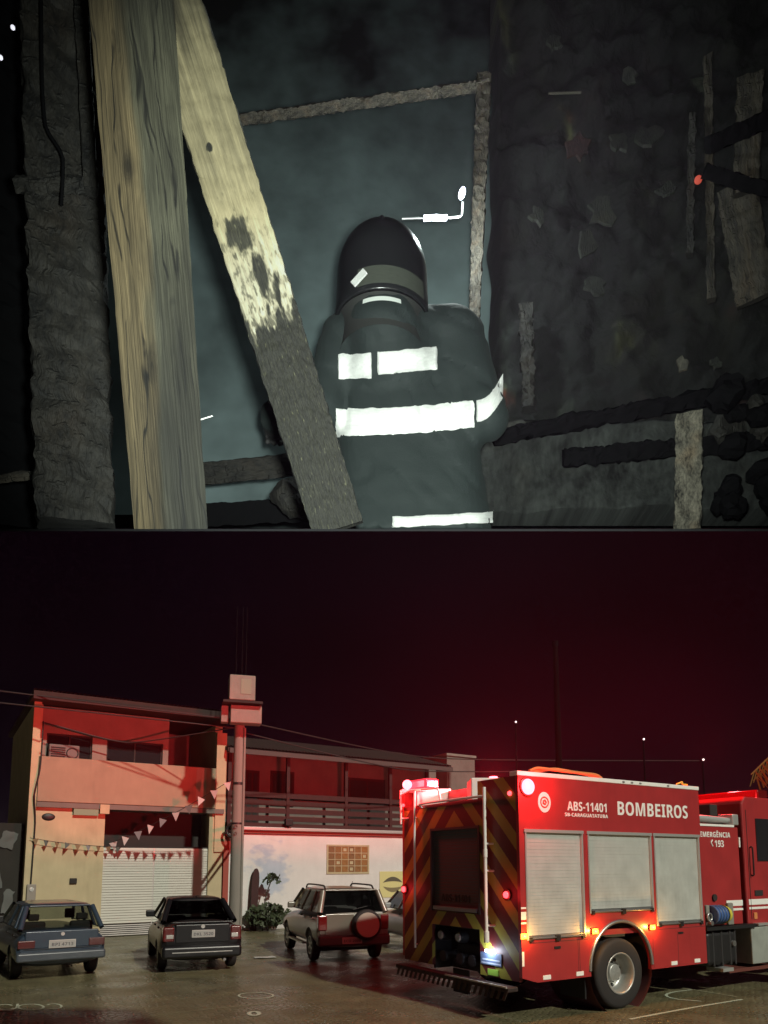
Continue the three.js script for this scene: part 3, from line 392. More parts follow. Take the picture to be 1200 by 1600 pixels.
{ // ---- two-storey shop at the left
  const b = thing('shop_building', 'two-storey plastered shop with parapet and white roll-up door at left', 'building', FB, FACE);
  part(b, 'wall', [bx(-2.15, -0.03, 0, 4.0, -0.25, 0), bx(-2.15, -1.9, 0, 7.05, -7, -0.25), bx(3.25, 3.72, 0, 4.0, -0.25, 0), bx(3.45, 3.7, 0, 6.9, -7, -0.25)], K.plaster);
  part(b, 'corner_pillar', bx(-2.18, -1.98, 0, 7.1, -0.02, 0.10), K.plaster); part(b, 'corner_pillar', bx(3.42, 3.76, 2.6, 6.6, -0.1, 0.06), K.plaster);
  part(b, 'parapet', bx(-1.97, 3.41, 4.02, 5.36, 0.0, 0.16, 0.02), S(lin(0.38, 0.29, 0.20), 0.85, { map: rep(tGrime, 0.33), bumpMap: rep(tPlasterB, 1), bumpScale: 0.004 }));  // darker than the wall below: the key light's falloff put into the paint
  part(b, 'balcony_slab', bx(-1.97, 3.7, 3.86, 4.01, -1.3, 0.14), K.plasterShade);
  // upper wall, set back behind the parapet, with two openings
  const s = new THREE.Shape(); s.moveTo(-2.0, 4.0); s.lineTo(1.9, 4.0); s.lineTo(1.9, 6.95); s.lineTo(-2.0, 6.95); s.closePath();
  for (const [a, c, y0, y1] of [[-1.75, -0.45, 5.25, 6.14], [-0.02, 1.72, 5.2, 6.1]]) { const h = new THREE.Path(); h.moveTo(a, y0); h.lineTo(a, y1); h.lineTo(c, y1); h.lineTo(c, y0); h.closePath(); s.holes.push(h); }
  const ug = new THREE.ExtrudeGeometry(s, { depth: 0.2, bevelEnabled: false }); ug.translate(0, 0, -0.5); part(b, 'upper_wall', muv(ug), K.plasterUpShade);
  for (const [a, c, y0, y1] of [[-1.75, -0.45, 5.25, 6.14], [-0.02, 1.72, 5.2, 6.1]]) {
    const w = part(b, 'window', [bx(a, c, y1 - 0.05, y1, -0.46, -0.38), bx(a, c, y0, y0 + 0.05, -0.46, -0.38), bx(a, a + 0.05, y0 + 0.05, y1 - 0.05, -0.46, -0.38), bx(c - 0.05, c, y0 + 0.05, y1 - 0.05, -0.46, -0.38), bx((a + c) / 2 - 0.025, (a + c) / 2 + 0.025, y0 + 0.05, y1 - 0.05, -0.46, -0.38)], K.dark);
    part(w, 'pane', bx(a + 0.05, (a + c) / 2 - 0.025, y0 + 0.05, y1 - 0.05, -0.43, -0.42), K.glass); part(w, 'pane', bx((a + c) / 2 + 0.025, c - 0.05, y0 + 0.05, y1 - 0.05, -0.43, -0.42), K.glass);
  }
  part(b, 'added_recess_wall', [bx(1.9, 3.45, 4.02, 6.95, -3.2, -3.05), bx(1.75, 1.9, 4.02, 6.95, -3.2, -0.5)], K.plasterShade);  // recess added so the eaves keep this end of the storey dark
  // roof with eaves over the balcony
  const rf = part(b, 'roof', bx(-2.3, 3.9, 6.98, 7.12, -7.2, 1.0), K.roof);
  const tl = []; for (let i = 0; i < 52; i++) { const g = new THREE.CylinderGeometry(0.065, 0.065, 1.6, 6, 1, true, 0, Math.PI); g.rotateZ(Math.PI / 2); g.rotateY(Math.PI / 2); g.translate(-2.25 + i * 0.12, 7.12, 0.18); tl.push(g); } const ts = part(rf, 'roof_tile_row', tl, K.roof); ts.userData.kind = 'stuff';
  part(b, 'fascia', bx(-2.3, 3.9, 6.88, 6.98, 0.95, 1.01), K.brownWood);
  // shop front: dark transom, door, lintel stub
  part(b, 'transom', bx(-0.03, 3.25, 2.72, 3.86, -0.9, -0.85), K.dark); part(b, 'soffit', bx(-0.03, 3.25, 2.70, 2.75, -0.85, -0.1), K.dark);
  part(b, 'lintel_stub', bx(-0.22, 0.05, 3.72, 4.0, 0.0, 0.2), K.plaster);
  const d = part(b, 'roll_up_door', [bx(-0.03, 1.5, 0.38, 2.70, -0.14, -0.1), bx(1.53, 3.25, 0.38, 2.70, -0.14, -0.1)], K.shutter);
  const ribs = []; for (let i = 0; i < 29; i++) { ribs.push(bx(-0.02, 1.5, 0.40 + i * 0.079, 0.46 + i * 0.079, -0.1, -0.072), bx(1.53, 3.24, 0.40 + i * 0.079, 0.46 + i * 0.079, -0.1, -0.072)); } const rp = part(d, 'rib', ribs, K.shutter); rp.userData.kind = 'stuff';
  for (let i = 0; i < 6; i++) part(d, 'grille_bar', bx(-0.03, 3.24, 0.03 + i * 0.058, 0.06 + i * 0.058, -0.13, -0.09), K.white);
  part(d, 'grille_backing', bx(-0.03, 3.24, 0, 0.38, -0.2, -0.16), K.dark); part(d, 'guide_rail', bx(1.5, 1.53, 0.0, 2.7, -0.14, -0.08), K.alu);
  part(b, 'wall_vent', (() => { const g = new THREE.SphereGeometry(0.16, 20, 12); g.scale(1.15, 0.7, 0.3); g.translate(-1.62, 3.58, 0.0); return g; })(), K.black);
  part(b, 'wall_box', bx(-0.95, -0.75, 1.62, 1.78, 0, 0.06, 0.015), K.dark); part(b, 'awning_box', bx(-0.95, -0.25, 3.66, 3.9, 0.0, 0.12), S(lin(0.2, 0.3, 0.2), 0.7));
  const mt = part(b, 'meter_box', bx(-2.1, -1.86, 1.15, 1.62, 0.10, 0.22, 0.02), S(lin(0.25, 0.23, 0.2), 0.5)); part(mt, 'meter_window', cyl(0.06, 0.06, 0.03, -1.98, 1.48, 0.225, 'z'), K.lensClear);
  part(b, 'cable', tube([[-1.92, 6.4, 0.13], [-1.94, 5.0, 0.2], [-2.05, 4.2, 0.2], [-1.98, 3.4, 0.14], [-2.0, 1.6, 0.13]], 0.022), K.black);
  part(b, 'pole_shadow_strip', bx(2.72, 3.05, 4.04, 5.34, 0.160, 0.164), S(lin(0.30, 0.36, 0.26), 0.9));  // thin greenish strip painted as the pole's shadow in the red light
  const ac = thing('air_conditioner', 'old boxy air conditioner in the left upper window of the shop', 'air conditioner', onFace(-1.25, 5.28, -0.2).toArray(), FACE);
  part(ac, 'case', bx(-0.45, 0.4, 0, 0.5, -0.3, 0.14, 0.03), S(lin(0.14, 0.12, 0.11), 0.6)); part(ac, 'grille', [0, 1, 2, 3, 4, 5].map((i) => bx(-0.4, 0.0, 0.06 + i * 0.065, 0.09 + i * 0.065, 0.14, 0.16)), K.dark); part(ac, 'fan_guard', new THREE.TorusGeometry(0.16, 0.015, 8, 24).translate(0.2, 0.25, 0.15), K.dark);
}
{ // ---- house with wooden balcony over a white wall
  const b = thing('balcony_house', 'low white-walled house with red-lit wooden balcony, behind the parked jeep', 'house', FB, FACE);
  const wg = bx(3.95, 12.2, 0, 3.22, -0.25, 0.0); { const p = wg.attributes.position, u = wg.attributes.uv; for (let i = 0; i < p.count; i++) u.setXY(i, (p.getX(i) - 3.9) / 8.4, p.getY(i) / 3.3); }
  part(b, 'wall', wg, S(lin(0.72, 0.72, 0.70), 0.75, { map: tWhiteWall, bumpMap: tPlasterB, bumpScale: 0.004 }));
  part(b, 'door_post', bx(3.76, 3.95, 0, 3.2, -0.2, 0.02), S(lin(0.3, 0.06, 0.04), 0.7));
  part(b, 'red_band', bx(3.98, 12.2, 3.24, 3.34, -0.2, 0.08), S(lin(0.3, 0.07, 0.05), 0.7));
  const gu = part(b, 'gutter', bx(4.3, 12.2, 3.345, 3.46, 0.0, 0.2, 0.02), K.alu);
  part(b, 'balcony_floor', bx(3.85, 12.2, 3.46, 3.6, -2.4, 0.05), K.brownWood);
  for (let i = 0; i < 4; i++) for (const [x0, x1] of [[3.95, 6.0], [6.12, 8.35], [8.47, 10.3], [10.42, 12.1]]) part(b, 'rail_plank', bx(x0, x1, 3.68 + i * 0.27, 3.86 + i * 0.27, -0.02, 0.02), K.brownWood);
  for (const x of [3.9, 6.06, 8.41, 10.36, 12.1]) part(b, 'post', bx(x - 0.06, x + 0.06, 3.6, 5.95, -0.08, 0.04), K.brownWood);
  part(b, 'upper_wall', bx(3.85, 13.6, 3.6, 6.5, -1.6, -1.45), K.plasterShade);
  for (const [a, c, y0, y1] of [[5.0, 5.55, 3.62, 5.6], [6.0, 6.95, 4.35, 5.65], [9.3, 11.0, 3.62, 5.6]]) { const w = part(b, y0 < 4 ? 'door' : 'window', bx(a, c, y0, y1, -1.45, -1.40), K.brownWood); part(w, 'panel', bx(a + 0.08, (a + c) / 2 - 0.04, y0 + 0.1, y1 - 0.1, -1.40, -1.385), K.dark); part(w, 'panel', bx((a + c) / 2 + 0.04, c - 0.08, y0 + 0.1, y1 - 0.1, -1.40, -1.385), K.dark); }
  const rs = new THREE.Shape([[0.35, 5.95], [0.35, 6.08], [-3.4, 7.1], [-6, 6.4], [-6, 6.28], [-3.4, 6.98]].map(([a, c]) => new THREE.Vector2(a, c))); const rg = new THREE.ExtrudeGeometry(rs, { depth: 9.4, bevelEnabled: false }); rg.rotateY(-Math.PI / 2); rg.translate(13.1, 0, 0); const roof = part(b, 'roof', muv(rg), K.roof);
  const ti = []; for (let i = 0; i < 74; i++) { const g = new THREE.CylinderGeometry(0.06, 0.06, 3.86, 6, 1, true, 0, Math.PI); g.rotateZ(Math.PI / 2); g.rotateY(Math.PI / 2); g.rotateX(0.265); g.translate(3.8 + i * 0.126, 6.6, -1.52); ti.push(g); } part(roof, 'roof_tile_row', ti, K.roof).userData.kind = 'stuff';
  part(b, 'fascia', bx(3.75, 13.1, 5.9, 6.06, 0.35, 0.4), S(lin(0.07, 0.06, 0.055), 0.7));
  // pierced terracotta block window
  const fr = part(b, 'block_window', [bx(7.62, 9.40, 2.84, 2.90, -0.02, 0.03), bx(7.62, 9.40, 1.84, 1.90, -0.02, 0.03), bx(7.62, 7.68, 1.9, 2.84, -0.02, 0.03), bx(9.34, 9.40, 1.9, 2.84, -0.02, 0.03)], K.plaster);
  const tc = [0, 1, 2].map((i) => S(lin(0.26 + i * 0.05, 0.13 + i * 0.02, 0.055), 0.8, { map: rep(tGrime, 2) })), cw = 1.66 / 6, chh = 0.94 / 4;
  for (let i = 0; i < 6; i++) for (let j = 0; j < 4; j++) { const x = 7.68 + i * cw, y = 1.9 + j * chh; part(fr, 'block', [bx(x + 0.015, x + cw - 0.015, y + 0.015, y + 0.06, 0, 0.022), bx(x + 0.015, x + cw - 0.015, y + chh - 0.06, y + chh - 0.015, 0, 0.022), bx(x + 0.015, x + 0.07, y + 0.06, y + chh - 0.06, 0, 0.022), bx(x + cw - 0.07, x + cw - 0.015, y + 0.06, y + chh - 0.06, 0, 0.022), bx(x + 0.07, x + cw - 0.07, y + 0.06, y + chh - 0.06, 0, 0.008 + 0.008 * rnd())], tc[(i * 7 + j * 3) % 3]); }
  part(fr, 'mortar', bx(7.68, 9.34, 1.9, 2.84, 0, 0.010), K.plaster);
  const fl = thing('floodlight', 'small dark floodlight on the gutter of the balcony house', 'floodlight', onFace(6.0, 3.46, 0.25).toArray(), FACE); part(fl, 'housing', bx(-0.14, 0.14, 0.06, 0.3, -0.1, 0.08, 0.03), K.black); part(fl, 'bracket', tube([[0, -0.02, -0.06], [0, 0.08, -0.05]], 0.025), K.black);
  // neighbours beyond
  const n = thing('far_house', 'plain dim wall of the house beyond the balcony house', 'house', FB, FACE); part(n, 'wall', bx(13.7, 15.2, 0, 6.75, -5, -0.8), K.plasterShade); part(n, 'coping', bx(13.65, 15.25, 6.75, 6.85, -5, -0.74), K.concrete);
  const s = thing('wall_sign', 'square yellow painted sign with an eye-like leaf emblem on the white wall', 'sign', FB, FACE);
  part(s, 'board', bx(9.87, 11.1, 0.95, 1.92, 0.0, 0.02), S(lin(0.62, 0.58, 0.26), 0.6));
  const leafS = (up) => { const h = new THREE.Shape(); h.moveTo(-0.44, 0); h.quadraticCurveTo(0, up * 0.44, 0.44, 0); h.quadraticCurveTo(0, up * 0.1, -0.44, 0); const g = new THREE.ExtrudeGeometry(h, { depth: 0.004, bevelEnabled: false }); g.translate(10.45, up > 0 ? 1.5 : 1.36, 0.0205); return muv(g); };
  part(s, 'emblem', leafS(1), S(lin(0.10, 0.09, 0.06), 0.6)); part(s, 'emblem', leafS(-1), S(lin(0.2, 0.17, 0.09), 0.6));
}
{ // ---- dark neighbour at the left edge
  const b = thing('dark_wall', 'dark stained wall with torn pale posters at the left edge', 'wall', FB, FACE); part(b, 'wall', bx(-9, -2.2, 0, 3.4, -3, -0.6), S(lin(0.028, 0.026, 0.022), 0.95, { map: rep(tGrime, 0.4) }));
  for (const [x, y, w, h, r] of [[-3.0, 1.9, 0.5, 0.9, 0.2], [-2.6, 2.9, 0.4, 0.5, -0.3], [-3.4, 1.0, 0.5, 0.5, 0.1], [-2.5, 1.1, 0.25, 0.7, -0.15]]) { const g = new THREE.PlaneGeometry(w, h, 6, 6), p = g.attributes.position; for (let i = 0; i < p.count; i++) p.setXYZ(i, p.getX(i) + 0.08 * IN.noise(p.getY(i) * 6, x * 5, 2), p.getY(i) + 0.08 * IN.noise(p.getX(i) * 7, y, 3), 0.03 * IN.noise(p.getX(i) * 5, p.getY(i) * 5, x)); g.rotateZ(r); g.translate(x, y, -0.55); g.computeVertexNormals(); part(b, 'torn_poster', muv(g), S(lin(0.10, 0.105, 0.10), 0.8, { side: THREE.DoubleSide })); }
}
{ // ---- utility pole, its boxes and wires
  const px = -4.40, pz = -21.5;
  const p = thing('utility_pole', 'grey concrete utility pole carrying two pale boxes', 'utility pole', [px, 0, pz], FACE * 0.5);
  part(p, 'shaft', cyl(0.14, 0.19, 7.9, 0, 3.95, 0, 'y', 20), K.concrete);
  const tb = part(p, 'equipment_box', bx(-0.38, 0.38, 7.02, 7.78, 0.1, 0.75, 0.03), S(lin(0.22, 0.26, 0.22), 0.6, { map: rep(tGrime, 1) })); part(tb, 'panel', bx(-0.05, 0.25, 7.2, 7.66, 0.75, 0.762, 0.004), S(lin(0.2, 0.27, 0.2), 0.6));
  part(p, 'platform', bx(-0.55, 0.6, 6.93, 7.0, 0.05, 0.8), K.dark); part(p, 'cable_box', bx(-0.32, 0.6, 6.36, 6.9, 0.16, 0.6, 0.03), S(lin(0.25, 0.24, 0.205), 0.6, { map: rep(tGrime, 1) })); part(p, 'cable_box', bx(-0.58, -0.36, 6.4, 6.9, 0.1, 0.4, 0.02), K.concrete);
  for (const x of [-0.16, 0.02, 0.14]) part(p, 'antenna', cyl(0.012, 0.018, 2.3, x, 8.95, 0.1), K.pit);
  part(p, 'conduit', tube([[0.16, 0.3, 0.12], [0.15, 6.3, 0.12]], 0.04), K.concrete); part(p, 'strap', [cyl(0.165, 0.165, 0.08, 0, 4.6, 0), cyl(0.17, 0.17, 0.06, 0, 3.4, 0)], K.black);
  const P0 = V(px, 6.5, pz + 0.3);
  const wires = [[[V(-30, 8.4, -14), V(-14, 7.3, -19), P0], 'sagging overhead cable running left from the pole, the upper'], [[V(-30, 7.6, -14), V(-13, 6.8, -19), V(px, 6.3, pz)], 'sagging overhead cable running left from the pole, the lower'], [[P0, V(2, 6.2, -27), V(16, 7.4, -36)], 'overhead cable running from the pole over the balcony roof'], [[onFace(-1.9, 6.35, 0.2), onFace(0.5, 5.95, 0.35), V(px, 6.35, pz)], 'thin cable crossing the upper windows of the shop'], [[V(px, 6.2, pz), V(1, 5.6, -26), V(9, 6.5, -33)], 'lower cable running from the pole along the balcony eaves']];
  for (const [pts, l] of wires) single('overhead_cable', l, 'cable', tube(pts, 0.02, 40, 5), S(lin(0.03, 0.025, 0.025), 0.6));
  const cb = single('cable_bundle', 'black tangle of cables on the pole beside the shop corner', 'cable bundle', [tube([onFace(3.85, 3.5, 0.3), onFace(4.0, 3.2, 0.5), onFace(4.1, 3.45, 0.6), V(px, 3.3, pz + 0.2)], 0.05), tube([onFace(3.85, 3.3, 0.3), onFace(4.05, 3.05, 0.6), V(px, 3.1, pz + 0.2)], 0.04), new THREE.TorusGeometry(0.22, 0.05, 8, 20).translate(...onFace(3.9, 3.3, 0.5).toArray())], K.black);
  const fp = thing('utility_pole', 'faint tall pole in the dark beyond the fire truck', 'utility pole', [6.28, 0, -25.5]); part(fp, 'shaft', cyl(0.09, 0.15, 10.3, 0, 5.15, 0), S(lin(0.006, 0.003, 0.003), 1, { specularIntensity: 0.1 })); part(fp, 'insulator', cyl(0.11, 0.11, 0.2, 0, 10.2, 0), K.pit);
}
{ // ---- bunting
  const flagG = (w, h) => { const s = new THREE.Shape(); s.moveTo(-w / 2, 0); s.lineTo(w / 2, 0); s.lineTo(0, -h); s.closePath(); return new THREE.ExtrudeGeometry(s, { depth: 0.006, bevelEnabled: false, steps: 1 }); };
  const bunt = (label, A, B, n, sag, cols, w, h, from = 0) => { const t = thing('bunting', label, 'bunting'); const pt = (u) => A.clone().lerp(B, u).add(V(0, -sag * 4 * u * (1 - u), 0)); const ps = []; for (let i = 0; i <= 16; i++) ps.push(pt(i / 16)); part(t, 'string', tube(ps, 0.009, 40, 4), K.black);
    for (let i = 0; i < n; i++) { const u = from + (1 - from) * (i + 0.5) / n, q = pt(u), m = part(t, 'flag', flagG(w, h), cols[i % cols.length]); m.position.copy(q); m.rotation.set(rr(-0.3, 0.3), FACE + rr(-0.7, 0.7), rr(-0.35, 0.35)); } };
  const w = S(lin(0.45, 0.45, 0.43), 0.8, { side: THREE.DoubleSide }), g = S(lin(0.2, 0.23, 0.24), 0.8, { side: THREE.DoubleSide }), d = S(lin(0.10, 0.13, 0.12), 0.8, { side: THREE.DoubleSide }), br = S(lin(0.22, 0.15, 0.08), 0.8, { side: THREE.DoubleSide });
  bunt('string of white and grey pennants rising across the dark shop transom to the pole', onFace(0.05, 2.78, 0.05), V(-4.5, 4.75, -21.3), 10, 0.12, [w, w, g, w, g, w, d, w, w, w], 0.24, 0.27);
  bunt('string of small dark pennants drooping across the cream shop wall', onFace(-2.1, 2.95, 0.2), onFace(0.5, 2.72, 0.2), 9, 0.06, [br, d, br, d, br, g, br], 0.17, 0.19);
}
// ---- plants by the white wall
function leafClump(n, R, sx, sy, sz, l, w) { const out = []; for (let i = 0; i < n; i++) { const g = new THREE.PlaneGeometry(w, l, 1, 2), p = g.attributes.position; for (let k = 0; k < p.count; k++) p.setZ(k, -0.25 * Math.abs(p.getY(k)) + 0.08 * Math.abs(p.getX(k))); g.rotateX(rr(-1.4, 1.2)); g.rotateZ(rr(-1, 1)); g.rotateY(rr(0, 6.3)); const a = rr(0, 6.3), r = R * Math.cbrt(rnd()), e = rr(-1, 1); g.translate(sx * r * Math.cos(a) * Math.sqrt(1 - e * e), sy * r * e, sz * r * Math.sin(a) * Math.sqrt(1 - e * e)); out.push(g); } return merge(out); }
{
  const q = onFace(5.1, 0, 0.7), t = thing('shrub', 'low leafy shrub against the white wall behind the dark sedan', 'shrub', q.toArray());
  part(t, 'foliage', leafClump(420, 0.62, 1.25, 0.62, 0.8, 0.18, 0.08).translate(0, 0.5, 0), K.leaf); part(t, 'stem', [tube([[0, 0, 0], [0.1, 0.3, 0], [0.3, 0.6, 0.1]], 0.02), tube([[0, 0, 0], [-0.2, 0.5, 0.05]], 0.02)], K.bark);
  const s = thing('sapling', 'thin tall sapling beside the brown plank at the white wall', 'sapling', onFace(5.0, 0, 0.5).toArray()); part(s, 'stem', tube([[0, 0, 0], [0.02, 0.7, 0], [0.14, 1.3, 0.02], [0.3, 1.75, 0.02]], 0.02), K.bark); part(s, 'foliage', leafClump(26, 0.22, 1.4, 0.7, 0.8, 0.2, 0.09).translate(0.3, 1.7, 0), K.leaf);
  single('leaning_plank', 'dark brown round-topped plank leaning on the white wall beside the shrub', 'plank', (() => { const h = new THREE.Shape(); h.moveTo(-0.1, 0); h.lineTo(-0.12, 1.5); h.quadraticCurveTo(-0.1, 2.05, 0.03, 2.05); h.quadraticCurveTo(0.15, 2.0, 0.13, 1.5); h.lineTo(0.1, 0); h.closePath(); const g = new THREE.ExtrudeGeometry(h, { depth: 0.05, bevelEnabled: true, bevelSize: 0.01, bevelThickness: 0.01, bevelSegments: 2 }); g.rotateZ(-0.05); g.rotateX(-0.06); g.rotateY(FACE); g.translate(...onFace(4.75, 0, 0.25).toArray()); return muv(g); })(), K.brownWood);
  single('fallen_paper', 'white scrap of paper lying on the paving before the shrub', 'paper', (() => { const g = new THREE.PlaneGeometry(0.5, 0.25, 6, 4), p = g.attributes.position; for (let i = 0; i < p.count; i++) p.setZ(i, 0.02 + 0.03 * Math.abs(IN.noise(p.getX(i) * 8, p.getY(i) * 8, 1))); g.rotateX(-Math.PI / 2); g.rotateY(0.3); const q2 = gnd(414, 1497); g.translate(q2.x, 0, q2.z); g.computeVertexNormals(); return g; })(), K.white);
}
{ // ---- lamps and a palm beyond the truck
  for (const [x, y, d, l] of [[806, 1128, 24, 'tiny white lamp high in the dark, left of the faint far pole'], [1006, 1155, 23, 'tiny white lamp in the dark above the truck roof, right of the far pole'], [1099, 1187, 22, 'tiny white lamp in the dark nearest above the cab']]) { const q = at(x, y, d), t = thing('street_lamp', l, 'street lamp', [q.x, 0, q.z]); part(t, 'bulb', new THREE.SphereGeometry(0.035, 10, 8).translate(0, q.y, 0), K.farLamp); part(t, 'pole', cyl(0.025, 0.04, q.y + 0.05, 0, (q.y + 0.05) / 2, -0.06), K.pit); }
  const pf = thing('palm_tree', 'yellow-lit palm frond hanging in at the right edge above the cab', 'palm', [13.1, 0, -20]); part(pf, 'trunk', tube([[0, 0, 0], [0.1, 3, 0], [0, 5.75, 0]], 0.16, 16, 10), K.bark);
  for (let i = 0; i < 9; i++) { const a = i / 9 * 6.283 + 2.6, out = []; const pt = (u) => V(Math.cos(a) * 2.6 * u, 5.75 + 1.0 * u - 2.0 * u * u, Math.sin(a) * 2.6 * u); out.push(tube([pt(0), pt(0.35), pt(0.7), pt(1)], 0.02, 14, 5)); for (let k = 2; k < 26; k++) for (const s of [-1, 1]) { const q = pt(k / 26), g = new THREE.PlaneGeometry(0.05, 0.55, 1, 1); g.translate(0, -0.27, 0); g.rotateZ(s * 0.35); g.rotateX(0.6 * s); g.rotateY(-a + Math.PI / 2 + s * 0.9); g.translate(q.x, q.y, q.z); out.push(g); } part(pf, 'frond', out, K.palm); }
}

// ================================================================ parked cars (rear at z = 0, nose towards -z)
const csg = new Evaluator();
function wheelOn(parent, x, y, z, r, w, side, rimM) {
  const tp = [[r * 0.62, -w / 2], [r * 0.88, -w / 2], [r * 0.97, -w * 0.42], [r, -w * 0.25], [r, w * 0.25], [r * 0.97, w * 0.42], [r * 0.88, w / 2], [r * 0.62, w / 2], [r * 0.58, 0], [r * 0.62, -w / 2]].map(([a, b]) => new THREE.Vector2(a, b));
  const t = new THREE.LatheGeometry(tp, 32); t.rotateZ(Math.PI / 2); t.translate(x, y, z);
  const wl = part(parent, 'wheel', cyl(r * 0.55, r * 0.55, w * 0.5, x, y, z, 'x', 20), K.black);
  part(wl, 'tyre', t, K.rubber);
  const gs = [new THREE.TorusGeometry(r * 0.58, r * 0.05, 8, 28).rotateY(Math.PI / 2).translate(x + side * w * 0.4, y, z), cyl(r * 0.15, r * 0.15, w * 0.2, x + side * w * 0.36, y, z, 'x', 14)];
  for (let i = 0; i < 6; i++) { const g = new THREE.BoxGeometry(0.03, r * 0.5, r * 0.16); g.translate(0, r * 0.33, 0); g.rotateX(i * Math.PI / 3); g.translate(x + side * w * 0.36, y, z); gs.push(g); }
  part(wl, 'rim', gs, rimM); return wl;
}
function car(name, label, category, pos, ry, o) {
  const t = thing(name, label, category, pos, ry, 'cars parked nose-in along the houses'), W = o.W / 2, L = o.L, paint = o.paint;
  const ring = (z, w, yb, yt, n = 3.7) => { const r = []; for (let i = 0; i < 40; i++) { const a = i / 40 * Math.PI * 2, c = Math.cos(a), s = Math.sin(a); const y = (yb + yt) / 2 + (yt - yb) / 2 * Math.sign(s) * Math.pow(Math.abs(s), 2 / n); const k = 1 - 0.10 * sst(yb + (yt - yb) * 0.55, yt, y) - 0.05 * sst(yb + 0.25, yb, y); r.push(V(w * k * Math.sign(c) * Math.pow(Math.abs(c), 2 / n), y, z)); } return r; };
  const rings = o.prof.map(([z, w, yb, yt]) => ring(z, w * W, yb, yt));
  // smooth between the given stations
  const fine = []; for (let i = 0; i < rings.length - 1; i++) { const n = 4; for (let k = 0; k < n; k++) { const u = k / n; fine.push(rings[i].map((p, j) => { const g = (q) => rings[Math.max(0, Math.min(rings.length - 1, q))][j]; const a = g(i - 1), b = p, c = g(i + 1), d = g(i + 2), s = (A, B, C, D) => B + 0.5 * u * (C - A + u * (2 * A - 5 * B + 4 * C - D + u * (3 * (B - C) + D - A))); return V(s(a.x, b.x, c.x, d.x), s(a.y, b.y, c.y, d.y), b.z + (c.z - b.z) * u); })); } } fine.push(rings.at(-1));
  let body = new Brush(loft(fine.reverse())); body.updateMatrixWorld();
  for (const z of [o.rw, o.fw]) for (const s of [-1, 1]) { const c = new Brush(muv(cyl(o.wr * 1.16, o.wr * 1.16, 0.34, s * (W - 0.08), o.wr * 1.02, z, 'x', 28))); c.updateMatrixWorld(); body = csg.evaluate(body, c, SUBTRACTION); }
  const bg = body.geometry; bg.clearGroups(); part(t, 'body', toCreasedNormals(bg, 0.6), paint);
  for (const z of [o.rw, o.fw]) for (const s of [-1, 1]) wheelOn(t, s * (W - 0.12), o.wr, z, o.wr, 0.19, s, o.rim ?? K.steel);
  // cabin: corner points at belt and roof
  const { b: [bz0, bz1, by], r: [rz0, rz1, ry0], bw, rw2 } = o.cab; const wb = bw * W, wr_ = rw2 * W;
  const B = (s, u) => V(s * wb, by, bz0 + (bz1 - bz0) * u), R = (s, u) => V(s * wr_, ry0 - 0.035, rz0 + (rz1 - rz0) * u);
  const quad = (p) => { const g = new THREE.BufferGeometry(); g.setAttribute('position', new THREE.Float32BufferAttribute([0, 1, 2, 0, 2, 3].flatMap((i) => p[i].toArray()), 3)); g.computeVertexNormals(); g.setAttribute('uv', new THREE.Float32BufferAttribute(new Float32Array(12), 2)); return g; };
  part(t, 'rear_window', quad([B(-1, 0), B(1, 0), R(1, 0), R(-1, 0)]), o.glass); part(t, 'windscreen', quad([B(-1, 1), B(1, 1), R(1, 1), R(-1, 1)]), o.glass);
  const cuts = o.cuts; for (const s of [-1, 1]) for (let i = 0; i < cuts.length - 1; i++) part(t, 'side_window', quad([B(s, cuts[i]), B(s, cuts[i + 1]), R(s, cuts[i + 1]), R(s, cuts[i])]), o.glass);
  for (const s of [-1, 1]) cuts.forEach((c, i) => part(t, 'pillar', tube([B(s, c), R(s, c)], i === 0 ? o.cp : i === cuts.length - 1 ? 0.035 : 0.03, 4, 8), paint));
  const rr2 = (k, y, e) => { const r = []; for (let i = 0; i < 36; i++) { const a = i / 36 * 6.2832, c = Math.cos(a), s = Math.sin(a), q = (v) => Math.sign(v) * Math.pow(Math.abs(v), 0.36); r.push(V((wr_ + e) * k * q(c), y + 0.012 * (1 - c * c), (rz0 + rz1) / 2 + ((rz0 - rz1) / 2 + e) * k * q(s))); } return r; };
  part(t, 'roof', toCreasedNormals(loft([rr2(1, ry0 - 0.055, 0.012), rr2(1, ry0 - 0.02, 0.012), rr2(0.96, ry0 + 0.004, 0.0), rr2(0.8, ry0 + 0.018, 0), rr2(0.4, ry0 + 0.028, 0)].reverse()), 0.8), paint);
  for (const s of [-1, 1]) { part(t, 'belt_trim', tube([B(s, 0).add(V(s * 0.006, 0, 0)), B(s, 1).add(V(s * 0.006, 0, 0))], 0.012, 4, 6), K.black); }
  // seats seen through the glass
  for (const s of [-1, 1]) { part(t, 'seat', [bx(s * 0.42 * W - 0.22 + 0.1 * s, s * 0.42 * W + 0.22 + 0.1 * s, by - 0.3, by + 0.12, bz0 - 0.55, bz0 - 0.42, 0.05), bx(s * 0.42 * W - 0.1 + 0.1 * s, s * 0.42 * W + 0.1 + 0.1 * s, by + 0.14, by + 0.27, bz0 - 0.54, bz0 - 0.45, 0.03), bx(s * 0.42 * W - 0.1 + 0.1 * s, s * 0.42 * W + 0.1 + 0.1 * s, by + 0.1, by + 0.3, bz1 + 1.15, bz1 + 1.25, 0.03)], K.dark); }
  for (const s of [-1, 1]) { const m = part(t, 'wing_mirror', (() => { const g = bx(s * (wb + 0.02) - 0.0, s * (wb + 0.22), by + 0.0, by + 0.15, bz1 + 0.52, bz1 + 0.6, 0.03); return g; })(), o.mirror ?? paint); }
